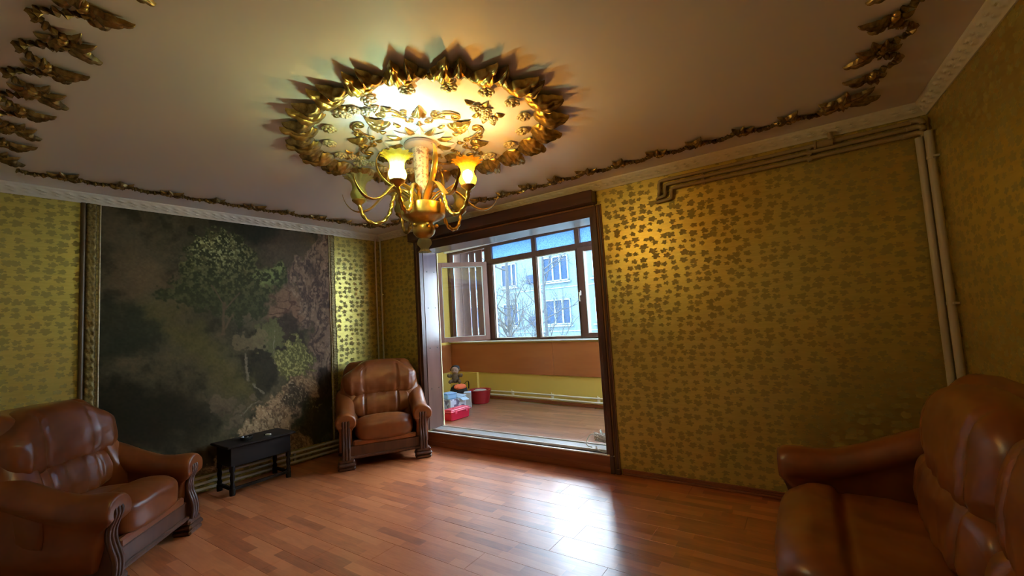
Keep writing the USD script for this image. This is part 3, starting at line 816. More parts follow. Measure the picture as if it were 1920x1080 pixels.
lay(sst(1.1, .8, blob(940, 800, 70, 120) + (n2 - .5) * .5), (.045, .034, .026), .85)
lay(sst(1.15, .8, blob(900, 930, 130, 100) + (n2 - .5) * .4), (.05, .055, .03), .9)
lay(sst(1.1, .6, blob(880, 880, 60, 40)) * np.clip((n4 - .6) * 7, 0, 1), (.33, .30, .17), .7)
for q in ((520, 915, 26, 14), (515, 955, 38, 22), (605, 870, 20, 14), (440, 880, 60, 50), (565, 845, 24, 14)):
    b2 = blob(*q) + (n3 - .5) * .4
    lay(sst(1.05, .85, b2), (.21, .16, .105), .8)
    lay(sst(1.05, .85, b2) * sst(.2, .9, (PY - q[1]) / q[3]), (.10, .075, .05), .8)
lay(sst(.45, .75, n2) * sst(1000, 1150, PY), (.12, .11, .06), .5)
img *= (0.78 + .44 * n4)[..., None]
img = np.clip(0.92 * img ** 1.12 * [1.05, .97, .82], 0.005, 1)
MY0, MY1, MZ0, MZ1 = -2.652, -0.702, 0.152, 2.497
my = MY0 + uu * (MY1 - MY0)
mz = MZ1 + vv * (MZ0 - MZ1)
X = np.stack([TA * my + .0045, my, mz], -1)
M_mural = M("landscape_print", {"a": ("attribute", {"attribute": "displayColor"}), "p": ("principled_bsdf", {"roughness": 0.6, "specular_ior_level": 0.12})}, [("a.color", "p.base_color")])
mural = thing("mural", "large dark landscape print of a tree, rocks and a stream between gilded mouldings", "wall mural")
mp = part(mural, "print", grid(X), M_mural, False)
mm = UsdGeom.Mesh.Get(stage, mp)
UsdGeom.PrimvarsAPI(mm).CreatePrimvar("displayColor", Sdf.ValueTypeNames.Color3fArray, "vertex").Set(Vt.Vec3fArray.FromNumpy(img.reshape(-1, 3).astype(np.float32)))
part(mural, "backing", prism([(TA * MY0 + .0005, MY0), (TA * MY1 + .0005, MY1), (TA * MY1 + .004, MY1), (TA * MY0 + .004, MY0)], MZ0, MZ1), mt["black"], False)


def wall_a(y, o):
    return np.array([TA * y + o, y - TA * o, 0])


out_a = np.array([1, -TA, 0])
al_a = np.array([TA, 1, 0])
pr = [(0.0, 0), (.012, 0), (.02, .012), (.022, .05), (.014, .058), (0, .06)]
fr = part(mural, "frame", relief_strip(wall_a(-2.735, .001) + [0, 0, .15], wall_a(-2.735, .001) + [0, 0, 2.495], pr, out_a, n=420, per=.07, amp=.009, zone=(.15, .9), up=al_a), mt["frame_olive"], 40, label="wide ornate gilded moulding at the left edge")
part(fr, "outer_edge", tube([wall_a(-2.752, .008) + [0, 0, .15], wall_a(-2.752, .008) + [0, 0, 2.495]], .016, 10), mt["frame_brown"], True)
part(fr, "flat_strip", prism([tuple(wall_a(-2.675, .001)[:2]), tuple(wall_a(-2.655, .001)[:2]), tuple(wall_a(-2.655, .012)[:2]), tuple(wall_a(-2.675, .012)[:2])], .15, 2.495), mt["frame_olive"])
part(fr, "bead", tube([wall_a(-2.654, .012) + [0, 0, .15], wall_a(-2.654, .012) + [0, 0, 2.495]], .006, 8), mt["gold_pale"], True)
for (a0, a1, sh) in ((1.42, 2.495, 0.0), (.15, 1.42, .006)):
    fr = part(mural, "frame", relief_strip(wall_a(-.69 + sh, .001) + [0, 0, a0], wall_a(-.69 + sh, .001) + [0, 0, a1], [(0, 0), (.014, 0), (.018, .012), (.018, .048), (.01, .06), (0, .062)], out_a, n=260, per=.03, amp=.005, zone=(.1, .95), up=al_a), mt["frame_olive"], 40, label="narrow olive gilded moulding at the right edge")
    part(fr, "bead", tube([wall_a(-.695 + sh, .010) + [0, 0, a0], wall_a(-.695 + sh, .010) + [0, 0, a1]], .006, 8), mt["gold_pale"], True)

# ------------------------------------------------------------------ pipes
pp = thing("heating_pipe", "three cream heating pipes running along the foot of the mural wall", "pipe")
for k, z in enumerate((.035, .085, .135)):
    pth = [wall_a(YF + .02, .035) + [0, 0, z], wall_a(-.66, .035) + [0, 0, z], wall_a(-.60, .038) + [0, 0, z + .002], np.array([.12, -.3, z + .004]), np.array([.20, -.12, z + .006]), np.array([.215, -.04, z + .006])]
    part(pp, "pipe", tube(np.vstack([np.linspace(pth[0], pth[1], 6), pth[2:]]), .013, 10), mt["pipe"], True)
for y in (-1.15, -2.1, -3.0):
    part(pp, "bracket", prism([tuple(wall_a(y, .001)[:2]), tuple(wall_a(y + .02, .001)[:2]), tuple(wall_a(y + .02, .028)[:2]), tuple(wall_a(y, .028)[:2])], .03, .14), mt["pipe"])
pv = thing("heating_pipe", "pair of thin cream riser pipes in the corner by the mural", "pipe")
for x, y in ((.022, -.075), (.062, -.03)):
    part(pv, "pipe", tube([[x, y, 0.0], [x, y, 1.3], [x, y, H - .02]], .0105, 10), mt["pipe"], True)
part(pv, "bracket", cat_([mv(trimesh.creation.cylinder(.014, .02, sections=12), .022, -.075, 1.93), box(.0, .022, -.08, -.07, 1.925, 1.935)]), mt["pipe"])
part(pv, "bracket", cat_([mv(trimesh.creation.cylinder(.014, .02, sections=12), .062, -.03, 1.80), box(.057, .067, -.03, 0, 1.795, 1.805)]), mt["pipe"])
pb = thing("heating_pipe", "three ochre heating pipes stepping along the back wall under the cornice", "pipe")
zt = (2.447, 2.407, 2.367)
xs_ = (3.60, 3.645, 3.695)
zb = (2.335, 2.312, 2.282)
for k in range(3):
    yk = -.032
    P_ = [[5.16 - .02 * k, yk, zt[k] + .012], [4.4, yk, zt[k]], [xs_[k] + .03, yk, zt[k]], [xs_[k] + .008, yk, zt[k] - .006], [xs_[k], yk, zt[k] - .03], [xs_[k], yk, zb[k] + .028], [xs_[k] - .006, yk, zb[k] + .006]]
    P_ += [[xs_[k] - .03, yk, zb[k]], [3.585, yk + .004, zb[k] - .004], [3.57, .0, zb[k] - .004]] if k else [[xs_[k] - .01, yk + .02, zb[k] - .005], [xs_[k] - .012, .0, zb[k] - .006]]
    part(pb, "pipe", tube(np.array(P_), .0135, 10), mt["pipe_gold"], True)
for x in (3.93, 4.62):
    part(pb, "bracket", cat_([box(x, x + .016, -.036, 0, 2.35, 2.465, .002)] + [mv(rot(trimesh.creation.cylinder(.0165, .03, sections=12), [0, 1, 0], 90), x + .008, -.032, z) for z in zt]), mt["pipe_gold"])
part(pb, "valve", cat_([mv(rot(trimesh.creation.cylinder(.026, .09, sections=14), [0, 1, 0], 90), 4.72, -.034, zt[0] + .004), mv(trimesh.creation.cylinder(.016, .05, sections=12), 4.755, -.045, zt[0] + .04),
                       mv(rot(trimesh.creation.cylinder(.03, .014, sections=14), [0, 1, 0], 90), 4.665, -.034, zt[0] + .004)]), mt["pipe_gold"], label="brass-coloured shut-off valve")
for k in range(3):
    part(pb, "elbow", tube(spl([[5.15 - .02 * k, -.032, zt[k] + .012], [5.185 - .004 * k, -.035, zt[k] + .015], [5.205, -.045, zt[k] + .005], [5.21, -.05, zt[k] - .02]], 10), .017, 10), mt["pipe_gold"], True)
pc = thing("heating_pipe", "pair of thick cream riser pipes in the right-hand corner behind the sofa", "pipe")
part(pc, "pipe", tube([[5.185, -.055, 0], [5.185, -.055, 1.2], [5.185, -.055, 2.345]], .021, 12), mt["pipe"], True)
part(pc, "pipe", tube([[5.222, -.09, 0], [5.222, -.09, 1.2], [5.222, -.09, 2.365]], .021, 12), mt["pipe"], True)
for z in (2.2, 1.32):
    part(pc, "bracket", cat_([mv(trimesh.creation.cylinder(.024, .018, sections=14), 5.222, -.09, z), box(5.222, 5.25, -.13, -.09, z - .006, z + .006)]), mt["pipe"])


# ------------------------------------------------------------------ ceiling ornaments
def acanthus(L, Wd, arch, lobes=4, tip=0.0, nu=21, nv=11, th=.005, seed=0):
    """Relief leaf along +x, hanging below z=0 (towards -z)."""
    u = np.linspace(0, 1, nu)
    v = np.linspace(-1, 1, nv)
    U, V = np.meshgrid(u, v, indexing="ij")
    w = Wd / 2 * 1.25 * np.sin(np.pi * np.clip(U, 0, 1) ** .62) ** .85 * (1 - .5 * U) * (.66 + .34 * np.abs(np.sin(lobes * np.pi * U ** .8)) ** .7) + .004 * (1 - U)
    x = U * L - np.abs(V) * .06 * L * np.sin(np.pi * U)
    y = V * w
    h = arch * np.sin(np.pi * np.clip(U * .96 + .02, 0, 1)) ** .9 + tip * sst(.72, 1, U)
    z = h * (1 - .45 * V ** 2) + .12 * Wd * np.cos(V * 3 * np.pi) * np.sin(np.pi * U) * .85 + .05 * Wd * np.abs(np.sin(lobes * np.pi * U)) * (1 - np.abs(V))
    return solid(np.stack([x, y, -z], -1), th)


def place(m, x, y, z, az):
    rot(m, [0, 0, 1], math.degrees(az))
    return mv(m, x, y, z)


WC = np.array([2.63, -1.725])
wr = thing("ceiling_wreath", "large oval wreath of gilded acanthus leaves and roses on the ceiling", "ceiling ornament", (*WC, H))
NL = 44
for k in range(NL):
    th = 2 * np.pi * (k + .5) / NL
    big = k % 2 == 0
    a, b = (.725, .58) if big else (.755, .605)
    c_ = np.array([a * math.cos(th), b * math.sin(th)])
    nd = math.atan2(math.sin(th) / b, math.cos(th) / a) + (.22 if big else -.12)
    lf = acanthus(.205 if big else .165, .135 if big else .12, .06 if big else .05, 4 if big else 3, tip=.03 if big else .02)
    part(wr, "leaf", place(lf, c_[0], c_[1], -.004, nd), mt["gold"] if big else mt["gold_dark"], 50)


def rose(R):
    ms = []
    for ring, (n, rr_, hh) in enumerate(((6, R, .010), (5, R * .68, .018), (3, R * .36, .026))):
        for i in range(n):
            p_ = sbox(rr_ * .48, rr_ * .40, .010, 2.2, 4)
            rot(p_, [0, 1, 0], 28)
            mv(p_, rr_ * .62, 0, -hh)
            ms.append(rot(p_, [0, 0, 1], 360 * i / n + ring * 25))
    c_ = trimesh.creation.icosphere(1, R * .25)
    ms.append(mv(c_, 0, 0, -.03))
    return cat_(ms)


for k in range(18):
    th = 2 * np.pi * k / 18
    part(wr, "rose", place(rose(.043), .665 * math.cos(th), .525 * math.sin(th), -.004, th), mt["gold_pale"], True)


def flower_cluster(lbl, x, y, az, m):
    t = thing("flower_spray", lbl, "ceiling ornament", (x, y, H), az)
    for i, (px, py, r_) in enumerate(((-.085, .012, .032), (-.025, -.018, .036), (.035, .016, .034), (.09, -.008, .028))):
        part(t, "flower", place(rose(r_), px, py, -.004, i), m, True)
    for px, py, a_ in ((-.115, .02, 170), (-.06, -.03, 230), (.0, .03, 80), (.06, -.035, 300), (.115, .01, 10), (.07, .03, 50)):
        part(t, "leaf", place(acanthus(.06, .035, .014, 3, nu=8, nv=5, th=.003), px, py, -.003, math.radians(a_)), mt["gold"], 50)


flower_cluster("gilded flower spray on the ceiling at the cold-lit left of the medallion", 2.60, -2.19, math.radians(28), mt["gold_pale"])
flower_cluster("gilded flower spray on the ceiling at the warm-lit right of the medallion", 3.10, -1.72, math.radians(100), mt["gold_pale"])
flower_cluster("gilded flower spray on the ceiling beyond the medallion towards the mural", 2.03, -1.75, math.radians(-80), mt["gold_pale"])
flower_cluster("gilded flower spray on the ceiling behind the amber lamp shade", 2.62, -1.24, math.radians(20), mt["gold_pale"])

CH = np.array([2.555, -1.70])
md = thing("ceiling_medallion", "white plaster ceiling medallion with gilded scrolls and corner leaves above the chandelier", "ceiling medallion", (*CH, H))
part(md, "plate", lathe([(0, -.001), (.33, -.001), (.33, -.008), (.315, -.014), (.30, -.014), (.29, -.008), (.25, -.008), (.24, -.016), (.225, -.016), (.21, -.01), (.14, -.012), (.13, -.022), (0, -.024)], 64,
                         lambda t, i: 1 + .06 * np.cos(4 * t) * (i < 7)), mt["plaster"], 40)


def spiral(cx, cy, r0, r1, a0, turns, n=18):
    t = np.linspace(0, 1, n)
    a = a0 + turns * 2 * np.pi * t
    r = r0 + (r1 - r0) * t
    return np.stack([cx + r * np.cos(a), cy + r * np.sin(a)], 1)


for q in range(4):
    az = q * np.pi / 2
    # corner leaf on the axis, scrolls flanking the crest on the diagonal
    part(md, "corner_leaf", rot(mv(acanthus(.15, .13, .028, 4), .275, 0, -.012), [0, 0, 1], math.degrees(az)), mt["gold"], 50)
    part(md, "crest", rot(mv(acanthus(.12, .075, .024, 3), .325, 0, -.008), [0, 0, 1], math.degrees(az) + 45), mt["gold"], 50)
    for s in (-1, 1):
        P2 = np.vstack([spiral(.372, .115, .004, .034, 2.6, -1.1)[:, :], [[.385, .19]], spiral(.352, .262, .035, .008, 2.0, .8, 14)])
        pth = np.column_stack([P2[:, 0], P2[:, 1] * .78, np.full(len(P2), -.014)])
        pth[:, 1] *= s
        m_ = tube(spl(pth, 70), .0085, 6)
        part(md, "scroll", rot(m_, [0, 0, 1], math.degrees(az) + 45), mt["gold"], True)
        P3 = np.column_stack([np.vstack([spiral(.30, .05, .026, .006, 1.2, 1.0, 16)[::-1], [[.335, .10]], [[.36, .145]]]), np.full(18, -.02)])
        P3[:, 1] *= s
        part(md, "scroll", rot(tube(spl(P3, 40), .006, 6), [0, 0, 1], math.degrees(az) + 45), mt["gold"], True)
for k in range(16):
    part(md, "palmette", rot(mv(acanthus(.10, .045, .016, 3, nu=9, nv=5, th=.004), .12, 0, -.018), [0, 0, 1], k * 22.5), mt["gold"] if k % 2 else mt["plaster"], 50)
for k in range(12):
    part(md, "sprig", rot(mv(cat_([acanthus(.045, .03, .012, 2, nu=6, nv=5, th=.003), mv(trimesh.creation.icosphere(1, .007), .052, 0, -.008)]), .235, 0, -.014), [0, 0, 1], k * 30 + 15), mt["gold"], 50)


# garlands round the edge of the ceiling
def garland(label, p0, p1, inward, seed, wave=.030, f=1.0):
    p0, p1, inward = np.array(p0, float), np.array(p1, float), np.array(inward, float)
    L = np.linalg.norm(p1 - p0)
    d = (p1 - p0) / L
    n = max(2, int(round(L / .29)))
    g_rng = np.random.default_rng(100 + seed)
    t = thing("ceiling_garland", label, "ceiling ornament", (*p0, H))
    s = np.linspace(0, L, int(L / .02))
    off = wave * np.sin(2 * np.pi * s / (L / n))
    pts = np.column_stack([np.outer(s, d) + np.outer(off, inward), np.full(len(s), -.013)])
    cut = np.array_split(np.arange(len(s)), n)
    for k, c_ in enumerate(cut):
        c_ = np.arange(c_[0], min(c_[-1] + 2, len(s)))
        part(t, "rope", tube(pts[c_], .0155 * f, 8, twist=70, ridges=2, ridge=.35), mt["gold_dark"], 50)
    for k in range(n):
        sc = (k + .25) * L / n
        q = d * sc + inward * (wave + .0)
        base = math.atan2(inward[1], inward[0])
        da = math.atan2(d[1], d[0])
        sg = 1 if k % 2 == 0 else -1
        j = g_rng.uniform(-.15, .15, 6)
        z_ = f * (1 + j[5] * .8)
        ms = [place(acanthus(.115 * z_, .066 * z_, .034, 4, tip=.012, nu=17, nv=9), q[0], q[1], -.004, base + sg * (.42 + j[0])),
              place(acanthus(.085 * z_, .055 * z_, .028, 3, nu=13, nv=7), q[0], q[1], -.004, base - sg * (.55 + j[1])),
              place(acanthus(.065 * z_, .04 * z_, .024, 3, nu=11, nv=7), q[0] + d[0] * .04, q[1] + d[1] * .04, -.004, base + j[2] - sg * 1.2),
              place(acanthus(.08 * z_, .05 * z_, .026, 3, nu=11, nv=7), q[0] - inward[0] * .03, q[1] - inward[1] * .03, -.004, da + (np.pi if sg > 0 else 0) + j[3]),
              place(acanthus(.05 * z_, .035 * z_, .02, 2, nu=9, nv=7), q[0] - inward[0] * .04, q[1] - inward[1] * .04, -.004, base + np.pi + j[4] * 3)]
        part(t, "leaf_spray", cat_(ms), mt["gold_dark"], 50)
        part(t, "bud", cat_([mv(trimesh.creation.icosphere(1, r_), q[0] + dx * d[0] - .02 * inward[0], q[1] + dx * d[1] - .02 * inward[1], -.02) for dx, r_ in ((.03, .018), (.055, .014), (.008, .013))]), mt["gold"], True)


garland("gilded rope and leaf garland on the ceiling along the mural wall", (.42, -.42), (.26, -3.15), (1, 0.0), 1)
garland("gilded rope and leaf garland on the ceiling along the balcony opening wall", (.50, -.34), (4.74, -.34), (0, -1), 2)
garland("gilded rope and leaf garland on the ceiling along the right-hand wall", (4.95, -.60), (5.05, -3.1), (-1, 0), 3, .055, 1.1)
garland("gilded rope and leaf garland on the ceiling nearest the camera", (.42, -3.31), (4.7, -3.31), (0, 1), 4, .058, 1.1)
co = thing("ceiling_garland", "large gilded corner cluster on the ceiling near the right-hand corner", "ceiling ornament", (4.80, -.44, H))
for a_, L_ in ((20, .20), (150, .14), (-30, .17), (-80, .12), (80, .10), (200, .12)):
    part(co, "leaf_spray", place(acanthus(L_, .09, .045, 4, tip=.01), 0, 0, -.004, math.radians(a_)), mt["gold_dark"], 50)
part(co, "bud", cat_([mv(trimesh.creation.icosphere(1, r_), x_, y_, -.03) for x_, y_, r_ in ((-.04, .0, .03), (0, -.03, .024), (.03, .02, .022))]), mt["gold"], True)

# ------------------------------------------------------------------ chandelier
ch = thing("chandelier", "five-arm gilded chandelier with frilled yellow glass shades, two lamps lit", "chandelier", (*CH, H))
FRONT = math.radians(-44.7)
part(ch, "canopy", lathe([(0, -.026), (.03, -.026), (.098, -.03), (.105, -.04), (.105, -.052), (.092, -.062), (.06, -.068), (0, -.07)], 40), mt["canopy"], 40)
part(ch, "column", lathe([(.0, -.06), (.052, -.06), (.056, -.075), (.050, -.09), (.043, -.25), (.036, -.40), (.034, -.445), (0, -.445)], 36, lambda t, i: 1 + .02 * np.cos(9 * t)), mt["column"], 40)
part(ch, "bowl", lathe([(0, -.428), (.10, -.43), (.138, -.436), (.142, -.444), (.140, -.50), (.132, -.515), (.105, -.53), (.074, -.545), (.064, -.555), (.062, -.565), (.070, -.58), (.072, -.60), (.066, -.62), (.05, -.638), (.030, -.648), (.022, -.652), (0, -.652)], 48), mt["brass_satin"], 35)
part(ch, "finial", lathe([(0, -.645), (.02, -.648), (.036, -.655), (.044, -.675), (.042, -.69), (.030, -.705), (.024, -.715), (.028, -.728), (.040, -.738), (.034, -.737), (.02, -.722), (0, -.715)], 48,
                         lambda t, i: 1 + (.07 if i < 7 else .14 if i < 10 else .05) * np.cos(10 * t)), M_shade_off, True, label="pale ribbed glass tulip finial")
for k in range(6):
    a_ = FRONT + k * np.pi / 3 + .3
    part(ch, "bead", mv(trimesh.creation.icosphere(2, .012), .082 * math.cos(a_), .082 * math.sin(a_), -.575), mt["brass"], True)


def polar(rz, az):
    rz = np.asarray(rz, float)
    return np.column_stack([rz[:, 0] * math.cos(az), rz[:, 0] * math.sin(az), rz[:, 1]])


shade_prof = [(.020, 0), (.034, .004), (.046, .018), (.050, .035), (.046, .052), (.038, .064), (.037, .085), (.041, .108), (.052, .128), (.068, .142), (.082, .148)]


def frill(t, i):
    k = np.clip((i - 6) / 4, 0, 1)
    return 1 + k * .14 * np.cos(12 * t) + .02 * np.cos(12 * t)


lamps = [(19.5, "cold"), (-43, "warm"), (92, None), (-138, None), (157, None)]
for phi, state in lamps:
    az = FRONT - math.radians(phi)
    arm = part(ch, "arm", tube(spl(polar([(.05, -.45), (.07, -.37), (.115, -.335), (.165, -.36), (.195, -.44), (.23, -.52), (.29, -.548), (.35, -.52), (.383, -.45), (.39, -.42)], az), 44), np.linspace(.0125, .0125, 44), 10, twist=60, ridges=2, ridge=.22), mt["brass"], True)
    cx, cy = .39 * math.cos(az), .39 * math.sin(az)
    part(arm, "cup", mv(lathe([(0, -.028), (.012, -.026), (.02, -.016), (.034, -.006), (.042, .002), (.043, .008), (.036, .008), (.02, -.002), (0, -.004)], 28), cx, cy, -.405), mt["brass"], 40)
    sh = lathe(shade_prof, 72, frill)
    zz_ = sh.vertices
    sh = solid(np.concatenate([zz_.reshape(len(shade_prof), 72, 3), zz_.reshape(len(shade_prof), 72, 3)[:, :1]], 1), .0025)
    part(arm, "shade", mv(sh, cx, cy, -.398), {"cold": M_shade, "warm": M_shade_w, None: M_shade_off}[state], True, label={"cold": "lit frilled yellow glass shade", "warm": "lit frilled amber glass shade", None: None}[state])
    bulb = lathe([(0, .006), (.012, .008), (.014, .022), (.026, .042), (.031, .062), (.026, .082), (.012, .093), (0, .095)], 20)
    mb = {"cold": ("cold_bulb", (.46, .80, 1.0), BULB_COLD), "warm": ("warm_bulb", (1.0, .66, .24), BULB_WARM)}.get(state)
    if mb:
        bm_ = glow(*mb)
    else:
        bm_ = mt["white"]
    part(arm, "bulb", mv(bulb, cx, cy, -.398), bm_, True)

for phi in (95, 48, -24, -90, 180):           # long flat scrolls with an upturned tip
    az = FRONT - math.radians(phi)
    p_ = spl(polar([(.04, -.44), (.075, -.37), (.14, -.335), (.21, -.345), (.275, -.40), (.34, -.455), (.41, -.465), (.465, -.425), (.495, -.35)], az), 40)
    w_ = np.r_[np.linspace(.022, .02, 26), np.linspace(.02, .003, 14)]
    part(ch, "scroll_strap", tube(p_, w_, 10, flat=.28, up=[-math.cos(az) * .2, -math.sin(az) * .2, 1]), mt["brass"], True)
for phi in (70, -17, -72, 130, -150):          # tall scrolls curling back over the lamps
    az = FRONT - math.radians(phi)
    p_ = spl(polar([(.05, -.44), (.10, -.385), (.18, -.34), (.25, -.29), (.285, -.215), (.27, -.145), (.22, -.115)], az), 34)
    w_ = np.r_[np.linspace(.020, .018, 22), np.linspace(.018, .003, 12)]
    part(ch, "scroll_strap", tube(p_, w_, 10, flat=.28, up=[-math.cos(az), -math.sin(az), .3]), mt["brass"], True)


# ------------------------------------------------------------------ leather suite
def suite(label, cat, loc, facing, Wd, D, nseat, name, corner=2.3):
    """Overstuffed leather seat with carved wooden arm posts. Local frame: front towards -y, origin on the floor under the middle of the front."""
    t = thing(name, label, cat, loc, facing + math.pi / 2)
    le, wo = mt["leather"], mt["wood_red"]
    aw = .085                        # half width of an arm
    xi = Wd / 2 - 2 * aw             # inner half width between the arms
    xa_ = Wd / 2 - aw                # centre of an arm
    # wooden plinth and rails
    part(t, "base_rail", cat_([box(-Wd / 2 + .05, Wd / 2 - .05, .035, .075, .105, .22, .006), box(-Wd / 2 + .03, Wd / 2 - .03, .015, .085, .098, .125, .008)]), wo)
    part(t, "seat_apron", box(-xi - .03, xi + .03, .03, .075, .215, .27, .012), le)
    part(t, "base_frame", box(-Wd / 2 + .06, Wd / 2 - .06, .07, D - .1, .10, .22, .01), wo)
    for sx in (-1, 1):
        for yy, dd in ((.0, .11), (D - .2, .11)):
            x0 = sx * (Wd / 2 - .075)
            f_ = cat_([box(x0 - .075, x0 + .075, yy - .005, yy + dd, .065, .105, .012), box(x0 - .085, x0 + .085, yy - .02, yy + dd, .033, .07, .014), box(x0 - .08, x0 + .08, yy - .012, yy + dd, 0, .036, .012)])
            part(t, "foot", f_, wo)
    # carved posts: three ridges following an S curve, in front of a board
    for sx in (-1, 1):
        x0 = sx * (xa_ + .012)
        zc = np.array([.10, .15, .20, .27, .34, .40, .45, .475])
        yc = np.array([.010, .002, .004, .026, .036, .020, .004, .012])
        P2 = spl(np.column_stack([np.zeros(8), yc, zc]), 26)
        ms = [tube(P2 + [x0 + dx, 0, 0], .0145, 10) for dx in (-.026, 0, .026)]
        X_ = np.stack([np.stack([np.full(26, x0 + dx), P2[:, 1] + dy, P2[:, 2]], -1) for dx, dy in ((-.034, .006), (.034, .006), (.034, .15), (-.034, .15))], 1)
        ms.append(grid(X_, closed_v=True, cap=True))
        part(t, "arm_post", cat_(ms), wo, 40)
    # arms: roll on a panel, swept from front to back
    for sx in (-1, 1):
        th = np.linspace(-.25 * np.pi, 1.25 * np.pi, 17)
        ny = 20
        ys = np.linspace(0, 1, ny) ** 1.25
        rows = []
        for k, u in enumerate(ys):
            yv = .0 + u * (D - .20)
            e = 1 - (1 - min(1, u / .10)) ** 2 if u < .10 else 1
            e = .80 + .20 * math.sqrt(max(0, e))
            rr = (.092 + .012 * math.exp(-(u / .25) ** 2)) * e
            zc = (.452 if nseat == 1 else .485) + .19 * sst(.22, 1, u) + .008 * math.sin(u * 6)
            ring = [(rr * math.cos(a) * 1.0, zc + rr * .92 * math.sin(a)) for a in th]
            ring += [(-.055, .36), (-.058, .28), (-.058, .16), (.062, .16), (.062, .28), (.058, .36)]
            rg = np.array(ring)
            rg[:, 0] *= -1
            ox = .012
            rows.append(np.column_stack([sx * (xa_ + ox + rg[:, 0] * -1), yv + .075 * (1 - sst(.33, .41, rg[:, 1])) * (1 - u) - .012 * (rg[:, 1] > .40) * (1 - u), rg[:, 1]]))
        X_ = np.array(rows)
        X_ += (fbm(X_ * 9, 3, 5) - .5)[..., None] * .010
        part(t, "armrest", grid(X_, closed_v=True, cap=True), le, True)
    # back shell: tub swept round the rear
    ns = 44
    tt = np.linspace(-1, 1, ns)
    rows = []
    rad = Wd / 2 - .075
    dep = min(.46, D * .5) if nseat == 1 else .34
    for s in tt:
        a = s * np.pi / 2
        e = 2 / corner
        cx = rad * np.sign(math.sin(a)) * abs(math.sin(a)) ** e
        cy = D - .12 - dep + dep * abs(math.cos(a)) ** e
        nx, ny_ = (abs(math.sin(a)) ** (2 - e)) * np.sign(math.sin(a)) / rad, abs(math.cos(a)) ** (2 - e) / dep
        nl = math.hypot(nx, ny_)
        nx, ny_ = nx / nl, ny_ / nl
        k = sst(.0, .56 if nseat == 1 else .46, 1 - abs(s))
        hh = .50 + .51 * k
        rr = (.085 + .02 * k) * (.5 + .5 * sst(0, .2, 1 - abs(s)))
        ring = []
        for q in np.linspace(0, np.pi, 11):                       # rounded top, from the inside outwards
            ring.append((-rr * math.cos(q), hh - rr + rr * math.sin(q)))
        ring += [(rr * .95, .62 * hh), (rr * .8, .35), (rr * .7, .16), (-rr * .8, .16), (-rr * .9, .35), (-rr * 1.0, .62 * hh)]
        rg = np.array(ring)
        lean = .06 * k * np.clip((rg[:, 1] - .4) / .6, 0, 1)
        o = rg[:, 0] + lean - .02 + .05 * (1 - sst(0, .22, 1 - abs(s)))
        rows.append(np.column_stack([cx + nx * o, cy + ny_ * o, rg[:, 1]]))
    X_ = np.array(rows)
    X_ += (fbm(X_ * 7, 3, 8) - .5)[..., None] * .014
    part(t, "backrest", grid(X_, closed_v=True, cap=True), le, True)
    # seats
    w1 = 2 * xi / nseat
    for k in range(nseat):
        xc_ = -xi + w1 * (k + .5)
        sd = (D - .30) / 2
        m_ = sbox(w1 / 2 + .012, sd, .105, 4.2, 40)
        v = m_.vertices.copy()
        v[:, 2] += .018 * np.cos(np.clip(v[:, 0] / (w1 / 2), -1, 1) * np.pi / 2) * (v[:, 2] > 0)
        fr_ = sst(-.10, -sd, v[:, 1])
        v[:, 2] -= .012 * fr_
        gro = np.exp(-((v[:, 1] + sd - .25) / .018) ** 2) * (v[:, 2] > .03)
        v[:, 2] -= .026 * gro + .022 * sst(.22, .29, v[:, 1] + sd) * (v[:, 2] > .03)
        v[:, 2] += .012 * np.exp(-((v[:, 1] + sd - .13) / .08) ** 2) * (v[:, 2] > .03)
        v += (fbm(v * 8 + 3.1 * k, 3, 2) - .5)[:, None] * np.array([0, 0, .016])
        m_.vertices = v
        part(t, "seat_cushion", mv(m_, xc_, sd + .0, .350), le, True)
        # lower back cushion with gathers, and the upper one
        for nm, z0, hz_, th_, y0 in (("lumbar_cushion", .555, .145, .10, D - .315), ("back_cushion", .815, .205, .115, D - .255)):
            m_ = sbox(w1 / 2 + ((.12 if nm == 'back_cushion' else .04) if nseat == 1 else .0), th_, hz_, 3.0, 34)
            v = m_.vertices.copy()
            fx = v[:, 0] / (w1 / 2)
            front = sst(.2, -.8, v[:, 1] / th_)
            seam = np.exp(-((np.abs(fx) - .62) / .035) ** 2)
            v[:, 1] += .016 * seam * front
            ez = np.abs(v[:, 2]) / hz_
            inner = (v[:, 2] < 0) if nm == "back_cushion" else (v[:, 2] > -hz_)
            gath = np.sin(fx * 19 + 2.2 * np.sin(fx * 5)) * .006 * (.3 + sst(.3, 1.0, ez)) * inner
            v[:, 1] += gath * front
            v[:, 1] += .05 * (1 - np.clip(np.abs(fx), 0, 1.1) ** 2) * (corner < 3) - .03 * (corner < 3)
            v += (fbm(v * 9 + k, 3, 6) - .5)[:, None] * np.array([0, .02, .006])
            v[:, 1] += v[:, 2] * .16
            gx = np.abs(xc_ + v[:, 0]) / xi
            v[:, 2] -= (v[:, 2] > 0) * v[:, 2] * .42 * sst(.45, 1.3, gx) * (nm == 'back_cushion')
            m_.vertices = v
            part(t, nm, mv(m_, xc_, y0, z0), le, True)
    return t


suite("tan leather armchair in the corner beside the balcony opening", "armchair", (.885, -.705, 0), math.atan2(-.56, .83), .90, .78, 1, "armchair")
suite("tan leather armchair at the left edge in front of the mural", "armchair", (1.03, -2.59, 0), math.radians(44), .90, .86, 1, "armchair")
suite("tan leather two-seat sofa along the right-hand wall", "sofa", (4.32, -1.80, 0), math.radians(180), 2.24, .93, 2, "sofa", corner=5.0)

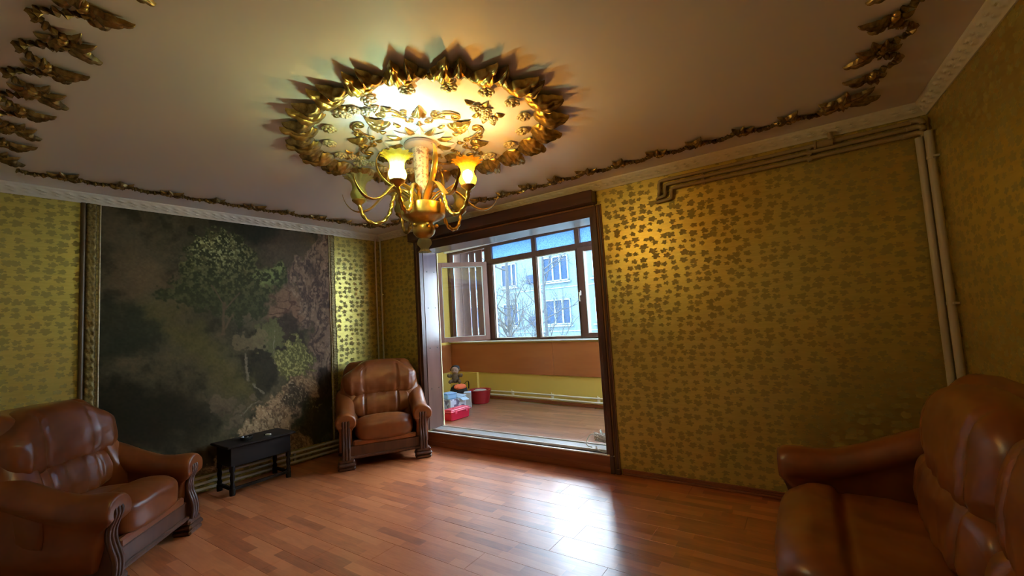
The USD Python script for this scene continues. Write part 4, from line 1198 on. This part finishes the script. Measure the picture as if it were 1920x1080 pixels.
# ------------------------------------------------------------------ side table
tbx = thing("side_table", "small dark wooden table in front of the mural between the two armchairs", "table", (.135, -1.62, 0))
wd = mt["wood_dark"]
part(tbx, "tabletop", box(-.165, .185, -.30, .30, .405, .425, .006), wd)
part(tbx, "apron", box(-.13, .15, -.262, .262, .24, .405, .004), wd)
for sx in (-.115, .135):
    for sy in (-.245, .245):
        leg = lathe([(0, 0), (.022, 0), (.024, .05), (.018, .06), (.022, .075), (.014, .10), (.020, .15), (.014, .19), (.022, .205), (.022, .25), (0, .25)], 14)
        part(tbx, "leg", mv(leg, sx, sy, 0), wd, 40)
for sy in (-.245, .245):
    part(tbx, "stretcher", box(-.115, .135, sy - .012, sy + .012, .04, .065, .003), wd)
part(tbx, "stretcher", box(.123, .147, -.245, .245, .04, .065, .003), wd)
at_ = thing("ashtray", "small dark ashtray on the side table", "ashtray", (.165, -1.70, .425))
part(at_, "dish", lathe([(0, 0), (.045, 0), (.052, .012), (.05, .026), (.044, .026), (.04, .012), (0, .008)], 24), mt["ash"], 40)
part(at_, "lid", mv(sbox(.02, .015, .012, 3, 6), .0, .0, .02), mt["ash"], True)
lg = thing("lighter", "white lighter lying on the side table", "lighter", (.205, -1.53, .425), .5)
part(lg, "body", box(-.02, .03, -.012, .012, 0, .014, .004), mt["lighter"])
part(lg, "cap", box(-.034, -.02, -.011, .011, 0, .013, .003), mt["ash"])
